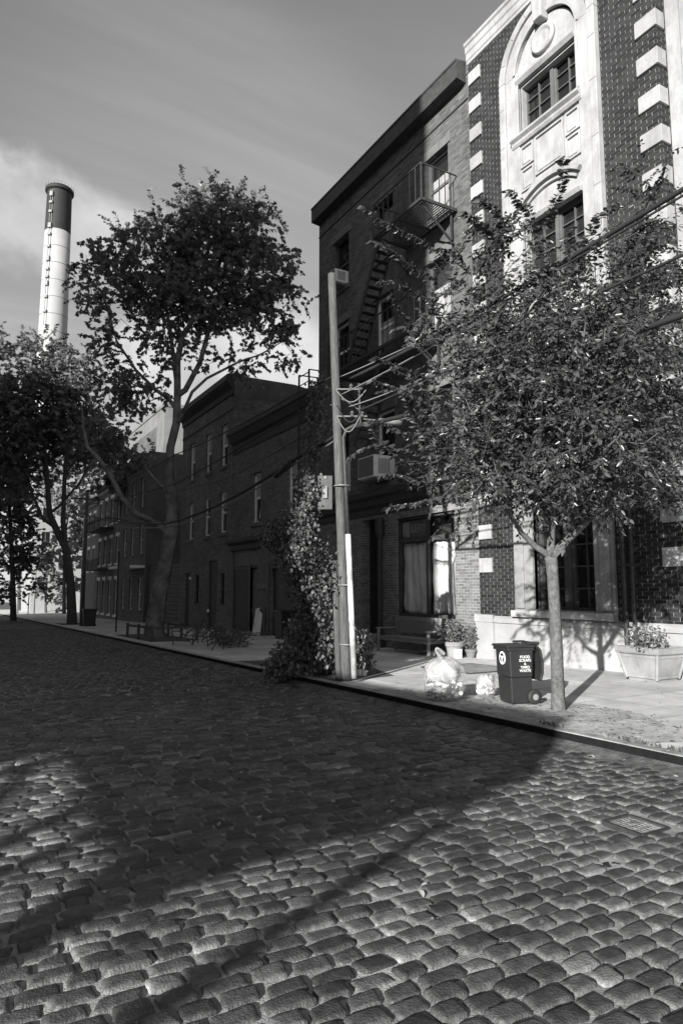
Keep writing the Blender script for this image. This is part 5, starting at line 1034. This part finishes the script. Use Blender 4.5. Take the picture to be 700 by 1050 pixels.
# ------------------------------------------------------------------ rubbish bags with bottles inside
M['bag'] = film_mat('clear_bag_plastic', 0.5, 0.26, 0.2, 0.8)
M['bag_glow'] = mat('bag_glow_white', 0.38, rough=0.5, var=0.2, scale=14, bump=0.8, bscale=25, spec=0.5)  # white that stands in for sunlit bag plastic
M['bottle'] = film_mat('bottle_plastic', 0.7, 0.75, 0.15, 0.7); M['can'] = mat('drinks_can', 0.45, rough=0.3, var=0.5, scale=20, metal=0.6); M['dkbottle'] = mat('dark_bottle', 0.04, rough=0.15, var=0.3, spec=0.6)
def bag(label, base, rx, h_, seed, nb, knot=True):
    r_ = random.Random(seed); o = thing('rubbish_bag', label, 'rubbish bag', base); mb = MB(); n, mm = 44, 30; ph = [r_.uniform(0, 6) for _ in range(9)]
    bz = Vector(base)
    for j in range(mm + 1):
        v = j / mm
        rad_ = rx * (math.sin(math.pi * min(0.97, 0.24 + 0.73 * v ** 1.35)) ** 0.55) * 1.04 if v < 0.96 else rx * 0.26
        if j == 0: rad_ = rx * 0.62
        for i in range(n):
            a = 2 * math.pi * i / n
            wv = 1 + 0.06 * math.sin(3 * a + ph[0] + 3 * v) + 0.05 * math.sin(5 * a + ph[1] - 4 * v) + (0.05 + 0.1 * v ** 2) * math.sin(9 * a + ph[2] + 2 * v) * 0.6 + 0.03 * math.sin(13 * a + 7 * v + ph[3]) + 0.025 * math.sin(20 * v + 4 * a + ph[4]) + 0.03 * r_.uniform(-1, 1)
            mb.v.append(bz + Vector((rad_ * wv * math.cos(a), rad_ * wv * math.sin(a), h_ * v * (1 + 0.03 * math.sin(2 * a + ph[5])) + 0.005)))
    for j in range(mm):
        for i in range(n): a = j * n + i; b_ = j * n + (i + 1) % n; mb.f.append((a, b_, b_ + n, a + n))
    mb.f.append(tuple(range(n))[::-1]); mb.f.append(tuple(mm * n + i for i in range(n)))
    mb.build('film', M['bag'], o, smooth=True, subd=1)
    if knot:
        t_ = bz + Vector((-.02, 0.02, h_)); k1 = MB().tube([t_ + Vector((0, 0, -0.06)), t_ + Vector((-0.03, 0.02, 0.03)), t_ + Vector((-0.085, 0.06, 0.1)), t_ + Vector((-0.07, 0.05, 0.15)), t_ + Vector((-0.02, 0.0, 0.1)), t_ + Vector((0.05, -0.03, 0.02))], [0.06, 0.035, 0.03, 0.028, 0.03, 0.05], 8); k1.build('knot', M['bag'], o, smooth=True, subd=1)
    wb = MB(); nn_, mm_ = 26, 16  # added white filler imitates the glow of sunlit plastic in the upper bag
    for j in range(mm_ + 1):
        v = j / mm_; z = h_ * (0.42 + 0.5 * v)
        for i in range(nn_):
            a = 2 * math.pi * i / nn_; wr = rx * 0.8 * (math.sin(math.pi * (0.12 + 0.8 * v)) ** 0.5) * (1 + 0.14 * math.sin(5 * a + ph[6] + 6 * v) + 0.08 * math.sin(11 * a - 9 * v + ph[7]) + r_.uniform(-.05, .05))
            wb.v.append(bz + Vector((wr * math.cos(a), wr * math.sin(a), z + 0.03 * math.sin(4 * a + ph[8]))))
    for j in range(mm_):
        for i in range(nn_): a = j * nn_ + i; b_ = j * nn_ + (i + 1) % nn_; wb.f.append((a, b_, b_ + nn_, a + nn_))
    wb.f.append(tuple(range(nn_))[::-1]); wb.f.append(tuple(mm_ * nn_ + i for i in range(nn_)))
    tag(wb.build('bag_glow_filler', M['bag_glow'], smooth=True), 'white filler added for the sunlit glow of the upper half of the ' + ('large tied' if rx > .2 else 'small') + ' rubbish bag', 'packaging')
    for i in range(nb):
        a = r_.uniform(0, 6.28); rr = rx * 0.84 * r_.random() ** 0.4; z = 0.05 + h_ * 0.36 * r_.random(); kd = r_.random()
        p = bz + Vector((rr * math.cos(a), rr * math.sin(a), z)); d_ = Vector((r_.uniform(-1, 1), r_.uniform(-1, 1), r_.uniform(-.5, .6))).normalized(); ln = r_.uniform(0.1, 0.17) if kd < .7 else 0.085; rb = r_.uniform(0.026, 0.036)
        q_ = [p - d_ * ln * 0.5 + d_ * ln * t for t in (0, .02, .55, .78, .86, 1)]
        if (q_[0].z < bz.z + .03) or (q_[-1].z < bz.z + .03): continue
        bo = MB().tube(q_, [rb * .8, rb, rb, rb * .5, rb * .36, rb * .36] if kd < .7 else [rb * .8, rb, rb, rb, rb, rb * .85], 10).build('bottle' if kd < .7 else 'can', M['bottle' if kd < .5 else 'dkbottle' if kd < .7 else 'can'], smooth=True)
        tag(bo, ('small bottle' if kd < .7 else 'drinks can') + ' lying inside the ' + ('large tied' if rx > .2 else 'small') + ' clear rubbish bag', 'bottle' if kd < .7 else 'can', ('bottles' if kd < .7 else 'cans') + ' in the ' + ('large' if rx > .2 else 'small') + ' bag')
bag('large clear rubbish bag of bottles tied at the top, at the kerb', onG(454, 719) + Vector((0.1, 0.1, 0)), 0.32, 0.66, 4, 70)
bag('small clear rubbish bag tucked behind the wheelie bin', onG(498, 714), 0.16, 0.36, 8, 22, False)

# ------------------------------------------------------------------ planter
M['planter'] = mat('cast_stone_planter', 0.27, rough=0.85, var=0.14, scale=6, bump=0.3, bscale=80, stain=0.3)
pc = onG(673, 700); PX, PY = pc.x, pc.y
PL = thing('planter', 'square tapered pale stone planter with plants by the brick wall', 'planter', (PX + 0.3, PY + 0.3, pc.z))
cx0, cy0, z0 = PX + 0.3, PY + 0.3, pc.z - 0.01
def sq(r_): return [(cx0 - r_, cy0 - r_), (cx0 + r_, cy0 - r_), (cx0 + r_, cy0 + r_), (cx0 - r_, cy0 + r_)]
pl = MB(); prof_ = [(0.3, 0.0), (0.30, 0.05), (0.32, 0.06), (0.42, 0.50), (0.46, 0.52), (0.47, 0.55), (0.47, 0.62), (0.45, 0.64), (0.40, 0.64), (0.39, 0.58)]
for r_, z in prof_: pl.v += [Vector((x, y_, z0 + z)) for x, y_ in sq(r_)]
for i in range(len(prof_) - 1):
    for j in range(4): a = i * 4 + j; b_ = i * 4 + (j + 1) % 4; pl.f.append((a, b_, b_ + 4, a + 4))
pl.f.append((3, 2, 1, 0)); pl.build('pot', M['planter'], PL, bevel=0.008)
ed = MB()
for j in range(4):
    lo_, hi_ = sq(0.318)[j], sq(0.425)[j]; ed.tube([(lo_[0], lo_[1], z0 + 0.05), (hi_[0], hi_[1], z0 + 0.52)], 0.03, 8)
    a, b_ = sq(0.408)[j], sq(0.408)[(j + 1) % 4]; ed.bar((a[0], a[1], z0 + 0.47), (b_[0], b_[1], z0 + 0.47), 0.03, 0.04)
    a, b_ = sq(0.328)[j], sq(0.328)[(j + 1) % 4]; ed.bar((a[0], a[1], z0 + 0.09), (b_[0], b_[1], z0 + 0.09), 0.03, 0.05)
ed.build('panel_border', M['planter'], PL)
MB().add([(x, y_, z0 + 0.585) for x, y_ in sq(0.395)], [(0, 1, 2, 3)]).build('soil', M['soil'], PL, recalc=False)
bush('broad leaved flowering plant in the pale stone planter', (cx0, cy0, z0 + 0.59), [((cx0 - 0.1, cy0 + 0.05, z0 + 0.8), (0.42, 0.4, 0.26), .7), ((cx0 - 0.28, cy0 - 0.2, z0 + 0.68), (0.3, 0.3, 0.2), .3)], 420, 0.085, 'leaf_vine', 'potted_plant', stems=24, cat='plant', wide=1.2, tone=(0.7, 2.2))

# ------------------------------------------------------------------ bench, pot and small things by the shop window
BX, BF = 12.2, 11.5; ya, yb = 15.25, 17.75; zb = PV(16.4) - 0.02
BE = thing('bench', 'wooden slatted bench with arms in front of the papered shop window', 'bench', (BF, 16.5, zb))
s_ = MB()
for i in range(5): x = BF + 0.05 + 0.125 * i; s_.box(x, x + 0.105, ya + 0.05, yb - 0.05, zb + 0.44, zb + 0.475)
s_.build('seat', M['wood_bench'], BE, bevel=0.006)
s_ = MB().bar((BX + 0.0, ya, zb + 0.99), (BX + 0.0, yb, zb + 0.99), 0.05, 0.11).bar((BX - 0.05, ya, zb + 0.6), (BX - 0.05, yb, zb + 0.6), 0.04, 0.06)
for i in range(22): y_ = ya + 0.1 + (yb - ya - 0.2) * i / 21; s_.bar((BX - 0.05, y_, zb + 0.62), (BX, y_, zb + 0.95), 0.075, 0.02)
s_.build('backrest', M['wood_bench'], BE)
for y_ in (ya, yb):
    MB().bar((BF, y_, zb), (BF, y_, zb + 0.68), 0.07, 0.07).build('leg', M['wood_bench'], BE, bevel=0.006); MB().bar((BX - 0.06, y_, zb), (BX, y_, zb + 1.02), 0.07, 0.07).build('leg', M['wood_bench'], BE, bevel=0.006)
    MB().bar((BF - 0.08, y_, zb + 0.7), (BX, y_, zb + 0.7), 0.09, 0.04).bar((BF, y_, zb + 0.4), (BX - .04, y_, zb + 0.4), 0.04, 0.07).build('armrest', M['wood_bench'], BE, bevel=0.008)
MB().bar((BF + 0.02, ya, zb + 0.4), (BF + 0.02, yb, zb + 0.4), 0.04, 0.08).build('seat_rail', M['wood_bench'], BE)
pp = onG(466, 671); M['clay'] = mat('terracotta_pot', 0.27, rough=0.85, var=0.2, scale=8, stain=0.3)
def pot(label, p, r_, h_, m='clay'):
    o = thing('flower_pot', label, 'flower pot', p); MB().lathe(p - Vector((0, 0, 0.01)), [(r_ * 0.68, 0), (r_ * 0.9, h_ * 0.72), (r_ * 1.02, h_ * 0.72), (r_ * 1.05, h_), (r_ * 0.95, h_), (r_ * 0.9, h_ * 0.9)], 24).build('pot', M[m], o, bevel=0.006); return o
pp = Vector((12.0, 14.75, PV(14.75)))
pot('terracotta flower pot beside the bench at the corner of the brick wall', pp, 0.27, 0.42)
bush('bushy plant growing in the terracotta pot', pp + Vector((0, 0, 0.4)), [(pp + Vector((-0.05, 0.05, 0.68)), (0.36, 0.36, 0.36), 1)], 700, 0.065, 'leaf_vine', 'potted_plant', stems=26, cat='plant', tone=(0.7, 1.8))
p2 = Vector((12.18, 14.3, PV(14.3))); pot('small dark flower pot next to the terracotta one', p2, 0.15, 0.24, 'trim')
bush('thin grey plant in the small dark pot', p2 + Vector((0, 0, 0.22)), [(p2 + Vector((0, 0, 0.55)), (0.22, 0.2, 0.4), 1)], 320, 0.055, 'leaf_vine', 'potted_plant', stems=16, cat='plant', tone=(0.6, 1.5))
p3 = Vector((12.2, 15.55, PV(15.5))); bush('leggy plant beside the end of the bench', p3, [(p3 + Vector((0, 0, 0.45)), (0.22, 0.25, 0.4), 1)], 300, 0.07, 'leaf_vine', 'potted_plant', stems=16, cat='plant', tone=(0.6, 1.4))
bx_ = Vector((11.85, 14.42, PV(14.4))); tag(MB().box(bx_.x - 0.08, bx_.x + 0.08, bx_.y - 0.07, bx_.y + 0.07, bx_.z, bx_.z + 0.2).box(bx_.x - 0.085, bx_.x + 0.085, bx_.y - 0.075, bx_.y + 0.075, bx_.z + 0.2, bx_.z + 0.23).build('small_box', M['acbox'], bevel=0.008), 'small white box on the pavement beside the flower pots', 'box')
def crumple(label, p, r_, seed, m='acbox', name='crumpled_paper', flat=0.5):
    bm = bmesh.new(); bmesh.ops.create_icosphere(bm, subdivisions=3, radius=r_); rr_ = random.Random(seed)
    from mathutils import noise
    for v in bm.verts: v.co *= 1 + 0.55 * noise.noise(v.co * (2.2 / r_) + Vector((seed, 0, 0))); v.co.z *= flat; v.co.y *= 1.5
    lo_ = min(v.co.z for v in bm.verts); me = bpy.data.meshes.new(name); bm.to_mesh(me); bm.free(); me.materials.append(M[m]); o = bpy.data.objects.new(name, me); COL.objects.link(o); o.location = Vector(p) - Vector((0, 0, lo_)); return tag(o, label, 'litter')
crumple('crumpled white paper under the near end of the bench', (11.85, 15.5, PV(15.5)), 0.12, 1); crumple('pale rag lying under the bench', (11.75, 15.95, PV(15.9)), 0.12, 2, 'pale_wall', 'rag'); crumple('dark leaf heap by the tenement door', (11.3, 18.6, PV(18.6)), 0.16, 5, 'trim', 'leaf_heap', 0.3)
for i, (x, y_, h_, lb) in enumerate(((368, 693, 0.13, 'white paper cup standing against the pole conduit'), (373, 693, 0.11, 'small white tub beside the paper cup'))):
    p = onG(x, y_); tag(MB().lathe(p, [(0.05, 0), (0.065, h_), (0.058, h_), (0.05, 0.02)], 14).build('paper_cup', M['white_print'], smooth=False), lb, 'cup')
# cellar doors in the pavement
ch = onG(492, 686); CH = thing('cellar_door', 'flat steel cellar door set in the pavement behind the wheelie bin', 'cellar door', (10.2, 12.0, PV(12)))
cd = MB()
for (xa, xb) in ((9.6, 10.28), (10.3, 10.98)):
    k_ = len(cd.v); cd.box(xa, xb, 11.3, 12.9, -0.02, 0.02)
    for p in cd.v[k_:]: p.z += PV(p.y)
cd.build('leaf', mat('worn_steel_plate', 0.3, rough=0.5, var=0.3, scale=5, stain=0.3), CH)
cf = MB()
for a, b_ in (((9.56, 11.26), (11.02, 11.26)), ((9.56, 12.94), (11.02, 12.94)), ((9.56, 11.26), (9.56, 12.94)), ((11.02, 11.26), (11.02, 12.94))): cf.bar((a[0], a[1], PV(a[1]) + 0.012), (b_[0], b_[1], PV(b_[1]) + 0.012), 0.035, 0.024)
cf.build('frame', M['iron'], CH)
# utility cover in the road
uc = thing('utility_cover', 'small rectangular iron cover set among the cobbles', 'cover', (4.6, 3.56, G(3.56)))
uf = MB(); uz = G(3.56) + 0.0; ux, uy, hx_, hy_ = 4.6, 3.56, 0.15, 0.175
for sg in (-1, 1):
    uf.box(ux - hx_, ux + hx_, uy + sg * hy_ - 0.014, uy + sg * hy_ + 0.014, uz - 0.03, uz + 0.006).box(ux + sg * hx_ - 0.014, ux + sg * hx_ + 0.014, uy - hy_ + 0.015, uy + hy_ - 0.015, uz - 0.03, uz + 0.006)
uf.build('frame', M['iron'], uc)
ul = MB().box(ux - hx_ + 0.015, ux + hx_ - 0.015, uy - hy_ + 0.015, uy + hy_ - 0.015, uz - 0.03, uz - 0.006)
for i in range(6):
    for j in range(4): ul.box(ux - 0.115 + 0.04 * i, ux - 0.09 + 0.04 * i, uy - 0.13 + 0.07 * j, uy - 0.08 + 0.07 * j, uz - 0.006, uz + 0.001)
ul.build('lid', mat('worn_iron_lid', 0.22, rough=0.55, var=0.7, scale=16, stain=0.4), uc)
# ------------------------------------------------------------------ things in the shade further on
def plain_bin(label, p, w_, h_, lab=True):
    o = thing('dustbin', label, 'bin', p); b_ = MB(); taper(b_, p.x - w_ / 2, p.x + w_ / 2, p.y - w_ / 2, p.y + w_ / 2, p.z, p.z + h_ * 0.92, 0.85, 0.85); b_.build('body', M['binplastic'], o, bevel=0.02)
    l = MB(); taper(l, p.x - w_ * .55, p.x + w_ * .55, p.y - w_ * .55, p.y + w_ * .55, p.z + h_ * 0.92, p.z + h_, 1.0, 1.0); l.box(p.x + w_ * .5, p.x + w_ * .66, p.y - w_ * .3, p.y + w_ * .3, p.z + h_ * .93, p.z + h_ * .97); l.build('lid', M['binplastic'], o, bevel=0.02)
    for sg in (-1, 1): MB().tube([(p.x + w_ * .35, p.y + sg * w_ * .47, p.z + 0.1), (p.x + w_ * .35, p.y + sg * w_ * .54, p.z + 0.1)], 0.1, 12).build('wheel', M['cable'], o)
    if lab: MB().box(p.x - w_ * .1, p.x + w_ * .1, p.y - w_ * .5 - 0.004, p.y - w_ * .48, p.z + h_ * .62, p.z + h_ * .72).build('sticker', M['white_print'], o)
plain_bin('dark wheelie bin with a small white sticker by the roller door', Vector((12.0, 25.4, PV(25.4))), 0.75, 1.15)
plain_bin('dark dustbin at the far kerb next to the distant pole', onG(91, 642), 0.8, 1.1, False)
tag(MB().obox((12.1, 24.35, PV(24.3) + 0.4), (0.25, 0.02, 0), (0, 0.4, 0), (0, 0, 0.42)).build('crate', M['trim'], bevel=0.03), 'grey crate beside the wheelie bin at the roller door', 'crate')
dp = Vector((12.15, 28.55, PV(28.5))); o = thing('draped_sheet', 'pale sheet draped over a leaning board at the shop door', 'sheet', dp)
mb = MB(); n_, m_ = 18, 16
for i in range(n_ + 1):
    for j in range(m_ + 1):
        u, v = i / n_, j / m_; y_ = dp.y - 0.36 + 0.72 * u * (1 - 0.3 * v) + 0.11 * v; mb.v.append(Vector((dp.x - 0.1 * (1 - v) + 0.07 * math.sin(12 * u + 2 * v), y_, dp.z + 0.02 + 1.2 * v * (1 - 0.9 * (u - 0.5) ** 2))))
mb.f = [(i * (m_ + 1) + j, (i + 1) * (m_ + 1) + j, (i + 1) * (m_ + 1) + j + 1, i * (m_ + 1) + j + 1) for i in range(n_) for j in range(m_)]
so_ = mb.build('sheet', M['acbox'], o, smooth=True, recalc=False); md_ = so_.modifiers.new('s', 'SOLIDIFY'); md_.thickness = 0.02
MB().obox((dp.x + 0.1, dp.y, dp.z + 0.6), (0.03, 0, 0), (0, 0.4, 0), (0.0, 0, 0.6)).build('board', M['trim'], o)
sp_ = onG(119, 648); sg_ = thing('sign_post', 'thin dark post carrying a small pale street sign', 'sign', sp_); zt = onX(119, 566, sp_.x).z
MB().tube([sp_ - Vector((0, 0, .1)), Vector((sp_.x, sp_.y, zt))], 0.045, 8).build('post', M['iron'], sg_)
q1 = onX(125.5, 581, sp_.x); MB().obox(Vector((sp_.x, sp_.y, q1.z)) + rt * 0.3, rt * 0.28, fw * 0.01, (0, 0, 0.14)).build('sign_plate', M['pale_wall'], sg_)
g_ = onG(29, 629, 0.13); g_ = Vector((atD(29, 630, 84).x, atD(29, 630, 84).y, PV(atD(29, 630, 84).y))); sg2 = thing('warning_sign', 'small pale triangular warning sign on a thin post far down the street', 'sign', g_)
MB().tube([g_, g_ + Vector((0, 0, 2.6))], 0.06, 6).build('post', M['steel'], sg2)
zc = atD(29, 604, 84).z; cc = Vector((g_.x, g_.y - 0.08, zc)); tri = [cc + rt * (0.45 * math.cos(R(a))) + Vector((0, 0, 0.45 * math.sin(R(a)))) for a in (90, 210, 330)]
mb = MB(); mb.v = tri + [p + Vector((0, 0.04, 0)) for p in tri]; mb.f = [(0, 1, 2), (5, 4, 3), (0, 3, 4, 1), (1, 4, 5, 2), (2, 5, 3, 0)]; mb.build('sign_plate', M['white_wall'], sg2)
for (x, yb_, yt_, D_, lb, m_) in ((18, 631, 600, 90, 'pale bollard post at the far bright pavement', 'white_wall'), (35, 632, 560, 92, 'thin grey post leaning beside the far white building', 'steel')):
    a = atD(x, yb_, D_); b_ = atD(x + (3 if x == 35 else 0), yt_, D_); tag(MB().tube([Vector((a.x, a.y, PV(a.y))), b_], 0.14 if x == 18 else 0.1, 8).build('post', M[m_], smooth=True), lb, 'post')
# ------------------------------------------------------------------ litter
nl = 900; LX = np.concatenate([rng.uniform(6.65, 8.3, 420), rng.uniform(6.6, 12.3, 130), rng.normal(6.3, 0.15, 160), rng.uniform(0, 6.2, 190)]); LY = np.concatenate([rng.uniform(4.8, 10, 420), rng.uniform(4, 22, 130), rng.uniform(3, 16, 160), rng.uniform(2.5, 14, 190)])
LZ = np.where(LX > 6.42, -SL * LY + 0.145, -SL * LY + und(LX, LY) + 0.008); Pl = np.stack([LX, LY, LZ], 1); Dl = rng.normal(size=Pl.shape); Dl[:, 2] *= 0.12
lo_ = leaves('leaf_litter', Pl, Dl, 0.055, M['leaf_dry'], None, LEAF_OVAL, (0.3, 2.0), flat=0.8, wide=1.2); lo_['kind'] = 'stuff'; lo_['label'] = 'dry fallen leaves and scraps scattered along the kerb'; lo_['category'] = 'leaves'
wd = [(6.52 + 0.06 * rng.random(), y_ + rng.normal() * 0.12) for y_ in (5.0, 5.05, 5.1, 4.5, 4.45, 6.2) for _ in range(22)]
Pw = np.array([(x, y_, PV(y_) + 0.005) for x, y_ in wd]); Dw = rng.normal(size=Pw.shape) * 0.6; Dw[:, 2] = 1; wo = leaves('kerb_weeds', Pw, Dw, 0.06, M['leaf_plane'], None, LEAF_OVAL, (0.6, 1.5)); wo['kind'] = 'stuff'; wo['label'] = 'tufts of small weeds along the kerb joint'; wo['category'] = 'weeds'
